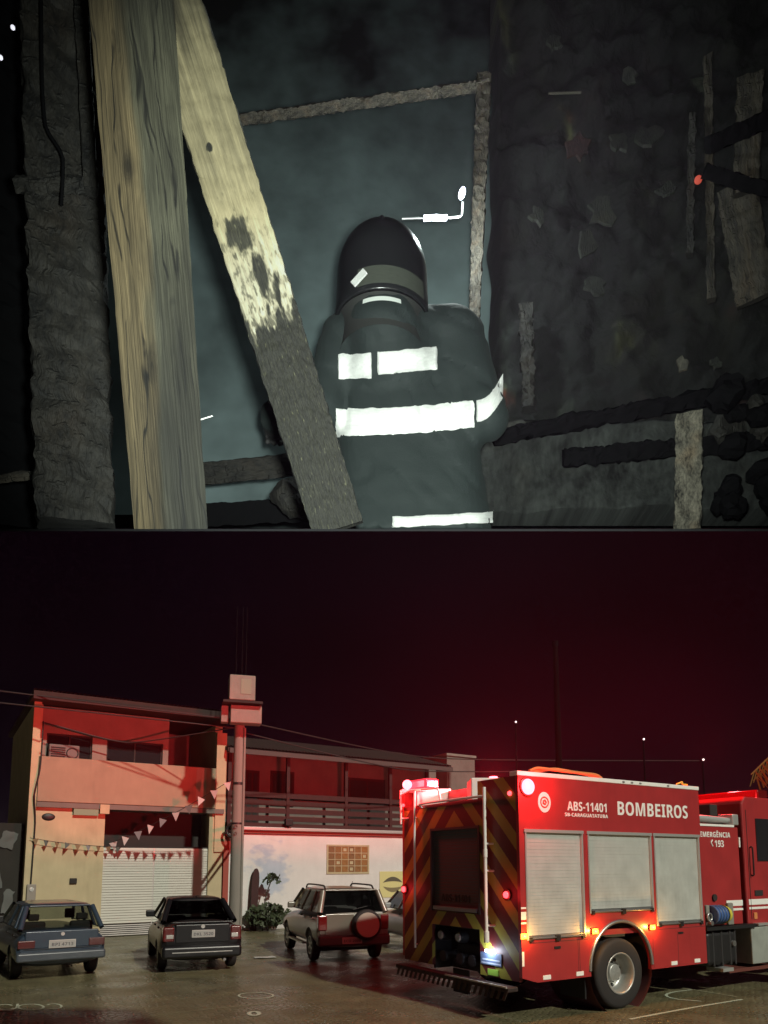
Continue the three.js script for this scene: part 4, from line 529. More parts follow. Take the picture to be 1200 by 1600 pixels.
  for (const s of [-1, 1]) for (let i = 1; i < Math.min(3, cuts.length); i++) part(t, 'door_handle', bx(s * W * 0.955 - 0.02, s * W * 0.955 + 0.02, by - 0.14, by - 0.105, bz0 + (bz1 - bz0) * cuts[i] + 0.05, bz0 + (bz1 - bz0) * cuts[i] + 0.22, 0.012), K.black);
  part(t, 'axle', bx(-W * 0.8, W * 0.8, 0.2, 0.3, o.rw - 0.05, o.rw + 0.05), K.black);
  return t;
}
const plateTex = (txt) => { const c = document.createElement('canvas'); c.width = 256; c.height = 84; const x = c.getContext('2d'); x.fillStyle = '#9b9f9c'; x.fillRect(0, 0, 256, 84); x.fillStyle = '#30343c'; x.font = 'bold 54px sans-serif'; x.textAlign = 'center'; x.globalAlpha = 0.75; x.fillText(txt, 128, 66); const t = new THREE.CanvasTexture(c); t.colorSpace = THREE.SRGBColorSpace; return t; };
const face = (w, h, x, y, z) => new THREE.PlaneGeometry(w, h).translate(x, y, z);
const paint = (r, g, b, rough = 0.3) => S(lin(r, g, b), rough, { metalness: 0.1, clearcoat: 0.6, clearcoatRoughness: 0.15 });
{ // old blue estate
  const p = paint(0.032, 0.052, 0.078), W = 0.82;
  const c = car('estate_car', 'old blue-grey estate car at the far left, seen from behind', 'car', [-6.22, 0, -14.15], 34 * Math.PI / 180, { W: 1.64, L: 4.1, paint: p, wr: 0.29, rw: -0.78, fw: -3.2, glass: K.pane, rim: K.steel, cp: 0.05, cuts: [0, 0.22, 0.55, 1],
    prof: [[0.0, 0.90, 0.42, 0.86], [-0.05, 0.97, 0.30, 0.93], [-0.25, 1, 0.24, 0.965], [-1.2, 1, 0.2, 0.965], [-2.6, 1, 0.2, 0.94], [-3.1, 0.99, 0.2, 0.9], [-3.7, 0.96, 0.24, 0.82], [-4.02, 0.88, 0.34, 0.72], [-4.1, 0.8, 0.44, 0.62]], cab: { b: [-0.10, -3.0, 0.945], r: [-0.42, -2.25, 1.40], bw: 0.90, rw2: 0.74 }, mirror: K.black });
  part(c, 'tailgate', bx(-0.66, 0.66, 0.60, 0.93, -0.04, 0.012, 0.03), p); part(c, 'bumper', bx(-0.80, 0.80, 0.36, 0.54, -0.12, 0.09, 0.05), S(lin(0.06, 0.075, 0.09), 0.35, { clearcoat: 0.6 }));
  for (const s of [-1, 1]) part(c, 'tail_light', bx(s * 0.48 - 0.0, s * 0.78, 0.61, 0.76, -0.06, 0.028, 0.02), S(lin(0.08, 0.02, 0.02), 0.3, { clearcoat: 1 }));
  const lp = part(c, 'licence_plate', bx(-0.24, 0.24, 0.60, 0.75, 0.012, 0.03, 0.004), K.white); part(lp, 'plate_face', face(0.46, 0.13, 0, 0.675, 0.0325), S(new THREE.Color(1, 1, 1), 0.5, { map: plateTex('BPI 4713') }));
  part(c, 'badge', cyl(0.035, 0.035, 0.014, 0, 0.86, 0.014, 'z', 16), K.alu); part(c, 'spoiler', bx(-0.56, 0.56, 1.36, 1.395, -0.46, -0.36, 0.015), p); part(c, 'tailgate_seam', [bx(-0.67, 0.67, 0.585, 0.592, 0, 0.0135)], K.black);
}
{ // dark saloon
  const p = S(lin(0.006, 0.007, 0.009), 0.4, { clearcoat: 0.3, clearcoatRoughness: 0.25 });
  const c = car('saloon_car', 'black four-door saloon parked in front of the white roll-up door', 'car', [-3.72, 0, -15.0], 22 * Math.PI / 180, { W: 1.68, L: 4.2, paint: p, wr: 0.29, rw: -0.82, fw: -3.3, glass: K.tint, cp: 0.06, cuts: [0, 0.2, 0.55, 1],
    prof: [[0.0, 0.86, 0.44, 0.90], [-0.06, 0.96, 0.30, 1.0], [-0.3, 1, 0.22, 1.03], [-0.8, 1, 0.2, 1.02], [-1.4, 1, 0.2, 0.97], [-2.6, 1, 0.2, 0.95], [-3.2, 0.99, 0.2, 0.91], [-3.8, 0.95, 0.24, 0.82], [-4.12, 0.86, 0.34, 0.7], [-4.2, 0.78, 0.44, 0.6]], cab: { b: [-0.55, -3.05, 0.985], r: [-1.15, -2.35, 1.44], bw: 0.88, rw2: 0.68 } });
  part(c, 'boot_lid', bx(-0.55, 0.55, 0.60, 0.98, -0.06, 0.012, 0.03), p); part(c, 'boot_edge', bx(-0.62, 0.62, 0.995, 1.03, -0.10, 0.01, 0.015), p); part(c, 'bumper', bx(-0.80, 0.80, 0.30, 0.55, -0.16, 0.08, 0.07), p);
  for (const s of [-1, 1]) { const l = part(c, 'tail_light', bx(s * 0.56, s * 0.79, 0.63, 0.93, -0.14, 0.02, 0.04), S(lin(0.10, 0.012, 0.012), 0.25, { clearcoat: 1 })); part(l, 'indicator', bx(s * 0.58, s * 0.72, 0.70, 0.78, 0.012, 0.026, 0.01), K.lensClear); }
  const lp = part(c, 'licence_plate', bx(-0.22, 0.24, 0.71, 0.86, 0.012, 0.03, 0.004), K.white); part(lp, 'plate_face', face(0.44, 0.13, 0.01, 0.785, 0.0325), S(new THREE.Color(1, 1, 1), 0.5, { map: plateTex('DKL 3520') }));
  part(c, 'badge', cyl(0.04, 0.04, 0.014, 0, 0.93, 0.014, 'z', 16), K.alu); part(c, 'bumper_strip', bx(-0.6, 0.6, 0.415, 0.432, 0.08, 0.086), K.alu); part(c, 'aerial', tube([[0, 1.45, -1.3], [0.02, 1.5, -1.2]], 0.01), K.black); part(c, 'exhaust', cyl(0.03, 0.03, 0.2, 0.45, 0.25, -0.05, 'z', 12), K.steel);
}
function jeep(label, pos, ry, p, plate) {
  const c = car('sport_utility_car', label, 'car', pos, ry, { W: 1.72, L: 4.1, paint: p, wr: 0.345, rw: -0.75, fw: -3.2, glass: K.tint, cp: 0.07, cuts: [0, 0.28, 0.6, 1], rim: K.steel,
    prof: [[0.0, 0.93, 0.5, 1.0], [-0.05, 0.98, 0.36, 1.10], [-0.25, 1, 0.32, 1.13], [-1.2, 1, 0.3, 1.12], [-2.6, 1, 0.3, 1.08], [-3.0, 1, 0.3, 1.05], [-3.6, 0.98, 0.34, 0.98], [-4.02, 0.9, 0.42, 0.85], [-4.1, 0.82, 0.5, 0.74]], cab: { b: [-0.07, -2.95, 1.105], r: [-0.28, -2.2, 1.62], bw: 0.91, rw2: 0.76 } });
  part(c, 'tailgate', bx(-0.68, 0.70, 0.60, 1.09, -0.03, 0.014, 0.03), p); part(c, 'bumper', bx(-0.85, 0.85, 0.38, 0.62, -0.14, 0.10, 0.06), S(lin(0.07, 0.07, 0.07), 0.5));
  for (const s of [-1, 1]) part(c, 'tail_light', bx(s * 0.63, s * 0.835, 0.72, 1.06, -0.12, 0.03, 0.03), K.lens);
  const sw = part(c, 'spare_wheel', (() => { const g = new THREE.LatheGeometry([[0.0005, 0.19], [0.29, 0.185], [0.335, 0.16], [0.345, 0.09], [0.335, 0.02], [0.0005, 0.0]].map(([a, b]) => new THREE.Vector2(a, b)), 40); g.rotateX(Math.PI / 2); g.translate(0.26, 0.84, 0.03); return g; })(), K.rubber); part(sw, 'cover', cyl(0.265, 0.28, 0.03, 0.26, 0.84, 0.225, 'z', 32), S(lin(0.42, 0.38, 0.32), 0.5));
  const lp = part(c, 'licence_plate', bx(-0.3, 0.16, 0.43, 0.57, 0.10, 0.112, 0.004), K.white); part(lp, 'plate_face', face(0.44, 0.12, -0.07, 0.5, 0.1145), S(new THREE.Color(1, 1, 1), 0.5, { map: plateTex(plate) }));
  for (const s of [-1, 1]) part(c, 'roof_rail', [tube([[s * 0.58, 1.62, -0.35], [s * 0.58, 1.70, -0.5], [s * 0.58, 1.71, -1.3], [s * 0.58, 1.70, -2.0], [s * 0.58, 1.62, -2.15]], 0.02, 30)], K.black);
  part(c, 'rear_wiper', tube([[0.0, 1.17, -0.07], [0.35, 1.24, -0.09]], 0.01), K.black); part(c, 'side_step', [bx(-0.9, -0.8, 0.33, 0.37, -2.7, -1.2), bx(0.8, 0.9, 0.33, 0.37, -2.7, -1.2)], K.alu); part(c, 'roof_lip', bx(-0.62, 0.62, 1.585, 1.625, -0.34, -0.2, 0.02), p); part(c, 'aerial', tube([[0.1, 1.64, -0.5], [0.1, 1.8, -0.45]], 0.006), K.black);
  return c;
}
jeep('silver jeep-like car with a covered spare wheel on its tailgate and roof rails', [-0.68, 0, -16.5], 20 * Math.PI / 180, paint(0.17, 0.16, 0.13, 0.3), 'ECO 2008');
{ const c = car('hatchback_car', 'silver car mostly hidden between the jeep-like car and the fire truck', 'car', [1.7, 0, -18.4], 20 * Math.PI / 180, { W: 1.66, L: 3.9, paint: paint(0.35, 0.36, 0.36), wr: 0.29, rw: -0.7, fw: -3.1, glass: K.tint, cp: 0.06, cuts: [0, 0.25, 0.6, 1],
  prof: [[0.0, 0.92, 0.42, 0.9], [-0.05, 0.98, 0.3, 0.98], [-0.25, 1, 0.22, 1.02], [-1.2, 1, 0.2, 1.0], [-2.5, 1, 0.2, 0.97], [-3.0, 0.99, 0.2, 0.93], [-3.55, 0.96, 0.24, 0.82], [-3.83, 0.88, 0.34, 0.7], [-3.9, 0.8, 0.44, 0.6]], cab: { b: [-0.08, -2.85, 0.99], r: [-0.4, -2.15, 1.48], bw: 0.9, rw2: 0.74 } });
  part(c, 'bumper', bx(-0.8, 0.8, 0.34, 0.56, -0.14, 0.07, 0.06), K.alu); for (const s of [-1, 1]) part(c, 'tail_light', bx(s * 0.6, s * 0.8, 0.66, 0.92, -0.12, 0.025, 0.03), K.lens); }

// ================================================================ the fire truck (x towards its cab, z = 0 its near side, rear at x = 0)
const font = await new FontLoader().loadAsync('fonts/droid/droid_sans_bold.typeface.json');
{
  const TA = 31.5 * Math.PI / 180, TP = [1.925, 0, -10.237], TW = 3.05;
  const world = (x, y, z) => V(TP[0] + x * Math.cos(TA) + z * Math.sin(TA), y, TP[2] - x * Math.sin(TA) + z * Math.cos(TA));
  const t = thing('fire_truck', 'red fire engine with roller-shutter lockers and lit red beacons, parked at right', 'fire engine', TP, TA);
  const lensed = (x, y, z, r, axis, m, h = 0.04) => cyl(r * 0.85, r, h, x, y, z, axis, 20);
  // --- body side with openings for three shutters and the wheel
  const side = (z0, depth) => {
    const s = new THREE.Shape(); s.moveTo(0, 0.62); s.lineTo(0.28, 0.54); s.lineTo(1.36, 0.54); s.lineTo(1.36, 0.62); s.absarc(2.02, 0.62, 0.70, Math.PI, 0, true); s.lineTo(2.72, 0.54); s.lineTo(4.15, 0.54); s.lineTo(4.15, 3.47); s.lineTo(0, 3.47); s.closePath();
    for (const [a, c, b] of [[0.10, 1.27, 1.13], [1.37, 2.84, 1.46], [2.90, 4.09, 1.21]]) { const h = new THREE.Path(); h.moveTo(a, b); h.lineTo(a, 2.68); h.lineTo(c, 2.68); h.lineTo(c, b); h.closePath(); s.holes.push(h); }
    const g = new THREE.ExtrudeGeometry(s, { depth, bevelEnabled: false, curveSegments: 24 }); g.translate(0, 0, z0); return muv(g);
  };
  const body = part(t, 'body', [side(-0.06, 0.06), side(-TW, 0.06), bx(0.45, 4.15, 3.3, 3.46, -TW + 0.06, -0.06), bx(0.45, 4.15, 1.12, 1.2, -TW + 0.06, -0.06), bx(4.09, 4.149, 0.9, 3.3, -TW + 0.06, -0.06), bx(0.45, 0.5, 1.2, 3.3, -TW + 0.06, -0.06)], K.red);
  part(t, 'inner_lining', [bx(0.5, 4.08, 1.2, 3.3, -0.3, -0.2), bx(0.5, 4.08, 1.2, 3.3, -TW + 0.2, -TW + 0.3), bx(2.72, 4.1, 0.56, 1.1, -0.5, -0.1), bx(0.1, 1.3, 0.6, 1.1, -0.5, -0.1)], K.dark);
  for (const [a, c, b] of [[0.10, 1.27, 1.13], [1.37, 2.84, 1.46], [2.90, 4.09, 1.21]]) {
    const sl = [], n = Math.round((2.68 - b - 0.06) / 0.052), h = (2.66 - b - 0.06) / n; for (let i = 0; i < n; i++) sl.push(bx(a + 0.025, c - 0.025, b + 0.06 + i * h + 0.002, b + 0.06 + (i + 1) * h, -0.05, -0.024 - 0.002 * (i % 2)), bx(a + 0.025, c - 0.025, b + 0.06 + i * h, b + 0.06 + i * h + 0.002, -0.05, -0.028));
    const sh = part(t, 'roller_shutter', sl, K.slatAlu);
    part(sh, 'frame', [bx(a, a + 0.028, b, 2.66, -0.05, 0.012), bx(c - 0.028, c, b, 2.66, -0.05, 0.012), bx(a - 0.015, c + 0.015, 2.655, 2.70, -0.05, 0.016)], K.alu);
    part(sh, 'lift_bar', [bx(a + 0.03, c - 0.03, b, b + 0.055, -0.05, 0.0), bx(a + 0.05, c - 0.05, b + 0.012, b + 0.03, 0.001, 0.03, 0.006)], K.steel);
    part(sh, 'latch', [bx((a + c) / 2 - 0.04, (a + c) / 2 + 0.04, b - 0.03, b + 0.05, 0.0, 0.034), bx(a + 0.03, a + 0.09, b - 0.02, b + 0.04, 0.0, 0.03), bx(c - 0.09, c - 0.03, b - 0.02, b + 0.04, 0.0, 0.03)], K.black);
  }
  for (const x of [1.10, 1.13, 2.78, 3.4]) part(t, 'panel_seam', bx(x, x + 0.006, 0.56, 1.1, 0.0, 0.0015), K.dark);
  part(t, 'skirt_seam', bx(0.02, 1.34, 1.085, 1.092, 0, 0.0015), K.dark); part(t, 'skirt_seam', bx(2.72, 4.14, 1.15, 1.157, 0, 0.0015), K.dark);
  part(t, 'wheel_arch', (() => { const g = new THREE.TorusGeometry(0.70, 0.028, 8, 40, Math.PI); g.translate(2.04, 0.62, 0.0); return g; })(), K.steel);
  part(t, 'arch_liner', (() => { const g = new THREE.CylinderGeometry(0.71, 0.71, 0.9, 30, 1, true, -Math.PI / 2, Math.PI); g.rotateX(Math.PI / 2); g.rotateZ(0); g.translate(2.04, 0.62, -0.46); return g; })(), S(lin(0.06, 0.012, 0.012), 0.8, { side: THREE.DoubleSide }));
  part(t, 'catch', [bx(0.62, 0.74, 0.985, 1.02, 0, 0.012), bx(3.42, 3.54, 1.06, 1.09, 0, 0.012)], K.black);
  for (const [x, y] of [[0.46, 0.6], [1.12, 0.6], [3.28, 0.6], [3.88, 0.6]]) part(t, 'reflector', bx(x - 0.075, x + 0.075, y - 0.03, y + 0.03, 0, 0.008), K.letter);
  part(t, 'side_stripe', [bx(0.0, 0.095, 1.42, 1.53, 0, 0.003), bx(0.0, 0.095, 1.36, 1.385, 0, 0.003), bx(0.0, 0.095, 1.57, 1.595, 0, 0.003)], K.letter); part(t, 'corner_reflector', bx(0.0, 0.04, 0.78, 0.98, 0, 0.004), K.letter);
  // --- lettering
  const word = (str, x0, x1, y0, y1, z = 0, name = 'lettering', mat = K.letter) => { const g = new TextGeometry(str, { font, size: 1, depth: 0.02, curveSegments: 6, bevelEnabled: false }); g.computeBoundingBox(); const b = g.boundingBox, sx = (x1 - x0) / (b.max.x - b.min.x), sy = (y1 - y0) / (b.max.y - b.min.y); g.scale(sx, sy, 0.3); g.translate(x0 - b.min.x * sx, y0 - b.min.y * sy, z); return part(t, name, g, mat); };
  word('BOMBEIROS', 2.05, 3.80, 2.97, 3.19); word('ABS-11401', 0.97, 1.82, 3.0, 3.14); word('SB-CARAGUATATUBA', 0.91, 1.84, 2.91, 2.965);
  const bd = part(t, 'emblem', (() => { const g = new THREE.CylinderGeometry(0.135, 0.135, 0.008, 32); g.rotateX(Math.PI / 2); g.scale(0.92, 1.12, 1); g.translate(0.5, 3.1, 0.004); return g; })(), K.letter);
  part(bd, 'shield', [new THREE.TorusGeometry(0.075, 0.012, 6, 24).translate(0.5, 3.1, 0.008), new THREE.TorusGeometry(0.03, 0.016, 6, 5).translate(0.5, 3.1, 0.008)], S(lin(0.4, 0.08, 0.06), 0.6));
  // --- roof edge, hose, clutter
  part(t, 'roof_rail', [bx(-0.02, 4.16, 3.47, 3.535, -0.16, 0.012, 0.01), bx(-0.02, 4.16, 3.47, 3.535, -TW, -TW + 0.16, 0.01)], K.letter);
  part(t, 'roof_hose', [tube([[0.3, 3.56, -0.08], [0.5, 3.62, -0.1], [1.0, 3.6, -0.06], [1.7, 3.60, -0.1], [1.85, 3.55, -0.1]], 0.022, 60), tube([[0.4, 3.56, -0.12], [0.9, 3.64, -0.16], [1.5, 3.6, -0.14], [1.8, 3.56, -0.12]], 0.022, 60)], K.orange);
  part(t, 'roof_strap', tube([[3.7, 3.56, -0.1], [3.8, 3.6, -0.06], [3.9, 3.58, -0.12], [3.95, 3.56, -0.06]], 0.015, 30), K.yellow); part(t, 'roof_bolt', [2.2, 2.4, 2.6, 3.3].map((x) => bx(x, x + 0.05, 3.49, 3.515, 0.012, 0.02)), K.steel);
  // --- rear face with chevrons
  const chev = dtex(512, 512, (x, y) => { const z = (x - 0.5) * TW, h = y * 3.5, s = ((h + 1.05 * Math.abs(z)) % 0.56 + 0.56) % 0.56; const n = 0.9 + 0.2 * fbm(x * 9, y * 9, 1, 3); return s < 0.25 ? [0.40 * n, 0.36 * n, 0.05] : [0.12 * n, 0.014, 0.014]; }, false, [1 / TW, 1 / 3.5]);
  const chevM = S(new THREE.Color(1, 1, 1), 0.5, { map: chev });
  part(t, 'rear_panel', [bx(0, 0.06, 0.56, 3.47, -0.92, -0.06), bx(0, 0.06, 0.56, 3.14, -TW + 0.06, -2.16), bx(0, 0.06, 2.76, 3.14, -2.16, -0.92), bx(0, 0.06, 1.22, 1.44, -2.16, -0.92)], chevM);
  part(t, 'rear_top', [bx(0.0, 0.5, 3.145, 3.2, -TW + 0.06, -0.93), bx(0.45, 0.5, 3.2, 3.3, -TW + 0.06, -0.06)], K.redDeep);
  const rs = []; for (let i = 0; i < 26; i++) rs.push(bx(0.045, 0.06 + 0.004 * (i % 2), 1.45 + i * 0.05, 1.495 + i * 0.05, -2.15, -0.93)); const rsh = part(t, 'rear_shutter', rs, S(lin(0.10, 0.10, 0.11), 0.5)); part(rsh, 'frame', [bx(-0.012, 0.06, 1.44, 2.76, -2.19, -2.15), bx(-0.012, 0.06, 1.44, 2.76, -0.93, -0.89), bx(-0.012, 0.06, 2.75, 2.79, -2.19, -0.89)], S(lin(0.06, 0.05, 0.05), 0.5)); part(rsh, 'lift_bar', bx(-0.02, 0.04, 1.46, 1.52, -2.1, -0.98), K.steel);
  word('ABS-11401', 0, 0.75, 1.60, 1.72, 0, 'rear_lettering', S(lin(0.035, 0.033, 0.032), 0.6)).geometry.rotateY(-Math.PI / 2).translate(0.044, 0, -1.95);
  part(t, 'pump_bay', [bx(0.4, 0.45, 0.5, 1.22, -2.16, -0.92), bx(0.06, 0.45, 0.5, 1.22, -2.2, -2.16), bx(0.06, 0.45, 0.5, 1.22, -0.92, -0.88), bx(0.06, 0.45, 1.2, 1.22, -2.16, -0.92), bx(0.3, 0.4, 0.62, 0.95, -1.9, -1.15, 0.05)], K.black);
  for (const z of [-1.99, -1.52]) { const r = part(t, 'bay_lamp', cyl(0.085, 0.1, 0.14, 0.12, 1.05, z, 'x', 20), K.black); part(r, 'lens', cyl(0.055, 0.07, 0.02, 0.04, 1.05, z, 'x', 20), K.lensClear); }
  for (const z of [-1.95, -1.5, -1.2]) part(t, 'hose_outlet', [cyl(0.07, 0.07, 0.22, 0.2, 0.72, z, 'x', 16), cyl(0.09, 0.09, 0.05, 0.08, 0.72, z, 'x', 16)], K.chassis);
  part(t, 'handrail', [tube([[-0.09, 0.8, -2.53], [-0.09, 3.3, -2.53], [-0.05, 3.46, -2.5], [0.3, 3.48, -2.45]], 0.020, 60), ...[0.85, 3.0].map((y) => tube([[-0.09, y, -2.53], [0.02, y, -2.62]], 0.014))], K.letter);
  part(t, 'handrail', [tube([[-0.09, 2.9, -2.96], [-0.09, 3.5, -2.96]], 0.018), tube([[-0.09, 3.0, -2.96], [0, 3.0, -2.85]], 0.014), tube([[-0.09, 3.42, -2.96], [-0.06, 3.48, -2.7], [0.05, 3.48, -2.4], [0.1, 3.46, -2.1], [0.1, 3.2, -2.02]], 0.018, 40)], K.letter);
  part(t, 'handrail', [tube([[-0.10, 1.08, -0.64], [-0.10, 3.35, -0.64]], 0.026), cyl(0.04, 0.04, 0.16, -0.10, 1.14, -0.64), ...[1.3, 2.1, 2.5].map((y) => tube([[-0.10, y, -0.64], [0.02, y, -0.56]], 0.016)), cyl(0.034, 0.034, 0.12, -0.1, 2.36, -0.64)], K.letter);
  part(t, 'rear_rail', tube([[-0.04, 3.16, -2.38], [-0.06, 3.22, -2.36], [-0.06, 3.22, -0.75], [-0.04, 3.16, -0.72]], 0.02, 40), K.letter);
  part(t, 'roof_locker', bx(-0.3, 0.3, 3.2, 3.50, -0.25, 0.25, 0.02).rotateY(-0.55).translate(0.36, 0, -2.62), K.letter);
  const lk = part(t, 'roof_locker', bx(-0.3, 0.3, 3.2, 3.56, -0.3, 0.3, 0.02).rotateY(-0.55).translate(0.5, 0, -1.28), K.letter); part(lk, 'door', bx(-0.12, 0.24, 3.24, 3.48, 0.3, 0.312).rotateY(-0.55).translate(0.5, 0, -1.28), K.plaster);
  // --- lamps
  const beacon = (x, y, z, r, axis, house) => { const b = part(t, 'beacon', house, K.redDeep); return b; };
  part(t, 'beacon_light', [new THREE.SphereGeometry(0.085, 20, 14).translate(-0.02, 3.60, -2.86)], K.beacon); part(t, 'beacon_housing', bx(0.05, 0.35, 3.50, 3.68, -2.98, -2.4, 0.04), K.beaconDim);
  part(t, 'beacon_light', new THREE.SphereGeometry(0.115, 24, 16).scale(1, 1, 0.5).translate(0.17, 3.31, 0.025), K.beacon); part(t, 'beacon_ring', new THREE.TorusGeometry(0.13, 0.02, 8, 28).translate(0.17, 3.31, 0.005), K.redDeep);
  part(t, 'marker_lamp', new THREE.SphereGeometry(0.035, 14, 10).translate(-0.01, 3.22, -0.17), K.tail); part(t, 'marker_lamp', new THREE.SphereGeometry(0.03, 14, 10).translate(-0.03, 3.24, -2.98), K.tail);
  for (const z of [-2.97, -0.27]) { const b = part(t, 'tail_light', cyl(0.085, 0.085, 0.04, -0.01, 1.76, z, 'x', 24), K.lens); part(b, 'bulb', cyl(0.045, 0.05, 0.02, -0.04, 1.76, z, 'x', 20), K.tail); }
  for (const x of [0.03, 1.45, 2.76]) { const b = part(t, 'amber_lamp', bx(x - 0.07, x + 0.07, 1.15, 1.24, 0, 0.03, 0.012), K.orange); part(b, 'bulb', new THREE.SphereGeometry(0.04, 14, 10).scale(1.1, 0.8, 0.6).translate(x, 1.195, 0.032), K.amber); const l = new THREE.PointLight(new THREE.Color(1, 0.42, 0.08), 0.8, 6); l.position.copy(world(x, 1.195, 0.12)); l.castShadow = true; scene.add(l); }
  const lp = part(t, 'licence_plate', bx(-0.012, 0.0, 0.72, 0.90, -0.9, -0.42, 0.004), S(lin(0.10, 0.14, 0.24), 0.5)); part(lp, 'plate_mark', [bx(-0.014, -0.012, 0.74, 0.76, -0.88, -0.44), bx(-0.014, -0.012, 0.79, 0.81, -0.85, -0.46)], S(lin(0.5, 0.55, 0.65), 0.5)); part(lp, 'plate_light', bx(-0.06, -0.012, 0.91, 0.95, -0.74, -0.58, 0.01), K.whiteLamp);
  { const l = new THREE.PointLight(new THREE.Color(0.75, 0.85, 1), 0.5, 4); l.position.copy(world(-0.10, 0.92, -0.66)); l.castShadow = true; scene.add(l); }
  part(t, 'rear_reflector', bx(-0.008, 0, 0.58, 0.67, -0.74, -0.5), K.lime);
  part(t, 'rear_bumper', [bx(-0.22, -0.02, 0.43, 0.50, -TW + 0.1, -0.06, 0.02)], S(lin(0.022, 0.014, 0.013), 0.6)); part(t, 'bumper_edge', bx(-0.235, -0.215, 0.49, 0.512, -1.5, -0.08), K.alu);
  for (let i = 0; i < 22; i++) part(t, 'bumper_stripe', (() => { const g = bx(-0.228, -0.222, 0.32, 0.49, 0, 0.06); const p = g.attributes.position; for (let k = 0; k < p.count; k++) p.setZ(k, p.getZ(k) - 0.14 - i * 0.13 + (p.getY(k) - 0.4) * 0.5); return g; })(), S(lin(0.045, 0.026, 0.02), 0.7)); 
  // --- chassis and wheels
  part(t, 'chassis', [bx(0.3, 7.4, 0.55, 0.8, -2.0, -1.75), bx(0.3, 7.4, 0.55, 0.8, -1.3, -1.05), bx(1.9, 2.1, 0.42, 0.64, -2.8, -0.3), cyl(0.25, 0.25, 0.5, 2.0, 0.54, -1.52, 'z')], K.chassis);
  part(t, 'mud_flap', bx(1.32, 1.35, 0.2, 0.6, -0.6, -0.1), K.black); part(t, 'mud_flap', bx(0.34, 0.37, 0.12, 0.5, -2.05, -1.65), K.black);
  const truckWheel = (x, z, s, front) => {
    const R = 0.53, w = 0.29; const tp = [[0.30, -w / 2], [0.47, -w / 2], [0.515, -w * 0.42], [R, -w * 0.3], [R, -w * 0.1], [R - 0.012, -w * 0.09], [R - 0.012, -w * 0.06], [R, -w * 0.05], [R, w * 0.05], [R - 0.012, w * 0.06], [R - 0.012, w * 0.09], [R, w * 0.1], [R, w * 0.3], [0.515, w * 0.42], [0.47, w / 2], [0.33, w / 2], [0.30, w * 0.45], [0.30, -w / 2]].map(([a, b]) => new THREE.Vector2(a, b));
    const tg = new THREE.LatheGeometry(tp, 56); tg.rotateX(Math.PI / 2 * s); tg.translate(x, R, z); const wl = part(t, 'wheel', tg, K.rubber);
    const rp = front ? [[0.300, 0.13], [0.31, 0.145], [0.285, 0.14], [0.27, 0.10], [0.26, 0.06], [0.2, 0.09], [0.12, 0.11], [0.11, 0.14], [0.0005, 0.145]] : [[0.315, 0.148], [0.305, 0.155], [0.285, 0.145], [0.275, 0.10], [0.268, 0.02], [0.255, -0.05], [0.2, -0.075], [0.135, -0.06], [0.13, 0.02], [0.115, 0.045], [0.0005, 0.05]];
    const rg = new THREE.LatheGeometry(rp.map(([a, b]) => new THREE.Vector2(a, b)).reverse(), 48); rg.rotateX(Math.PI / 2 * s); rg.translate(x, R, z); part(wl, 'rim', rg, S(lin(0.5, 0.52, 0.5), 0.4, { metalness: 0.55, side: THREE.DoubleSide, map: rep(tGrime, 2) }));
    for (let i = 0; i < 8; i++) { const a = i / 8 * 6.283 + 0.2; part(wl, 'vent_hole', cyl(0.026, 0.026, 0.03, x + 0.205 * Math.cos(a), R + 0.205 * Math.sin(a), z + s * (front ? 0.085 : -0.07), 'z', 12), K.black); }
    const nuts = []; for (let i = 0; i < 10; i++) { const a = i / 10 * 6.283; nuts.push(cyl(0.014, 0.014, 0.05, x + 0.155 * Math.cos(a), R + 0.155 * Math.sin(a), z + s * (front ? 0.11 : -0.05), 'z', 6)); } part(wl, 'wheel_nut', nuts, K.steel);
  };
  truckWheel(2.03, -0.17, 1, false); truckWheel(2.03, -TW + 0.17, -1, false); truckWheel(2.03, -0.52, 1, false); truckWheel(2.03, -TW + 0.52, -1, false); truckWheel(6.75, -0.17, 1, true); truckWheel(6.75, -TW + 0.17, -1, true);
  // --- pump section and cab
  part(t, 'pump_panel', bx(4.16, 5.32, 1.14, 2.86, -TW + 0.1, -0.05, 0.015), K.red); part(t, 'pump_roof', bx(4.16, 5.2, 2.862, 2.9, -TW + 0.1, -0.04), K.letter);
  word('EMERGÊNCIA', 4.19, 5.06, 2.67, 2.79, -0.05); word('193', 4.60, 4.86, 2.50, 2.62, -0.05); part(t, 'phone_sign', tube([[4.54, 2.62, -0.045], [4.50, 2.57, -0.045], [4.54, 2.51, -0.045]], 0.013), K.letter);
  part(t, 'suction_hose', [tube([[4.17, 3.02, -0.16], [5.3, 2.99, -0.16]], 0.05, 8), tube([[4.17, 3.0, -0.3], [5.3, 2.97, -0.3]], 0.05, 8)], S(lin(0.35, 0.36, 0.35), 0.5)); part(t, 'hose_clamp', [bx(5.2, 5.38, 2.9, 3.1, -0.36, -0.06, 0.02)], K.alu); part(t, 'camera_box', bx(5.05, 5.28, 3.08, 3.3, -0.7, -0.4, 0.02), K.dark);
  part(t, 'panel_light', bx(5.3, 5.34, 2.5, 2.68, -0.08, -0.03), K.letter); part(t, 'filler_cap', cyl(0.06, 0.06, 0.04, 4.5, 1.62, -0.04, 'z', 16), K.dark);
  part(t, 'white_stripe', [bx(4.85, 5.33, 1.46, 1.56, -0.06, -0.045), bx(4.85, 5.33, 1.38, 1.42, -0.06, -0.045)], K.letter);
  part(t, 'platform', bx(4.16, 5.6, 1.07, 1.13, -0.8, 0.02), K.black);
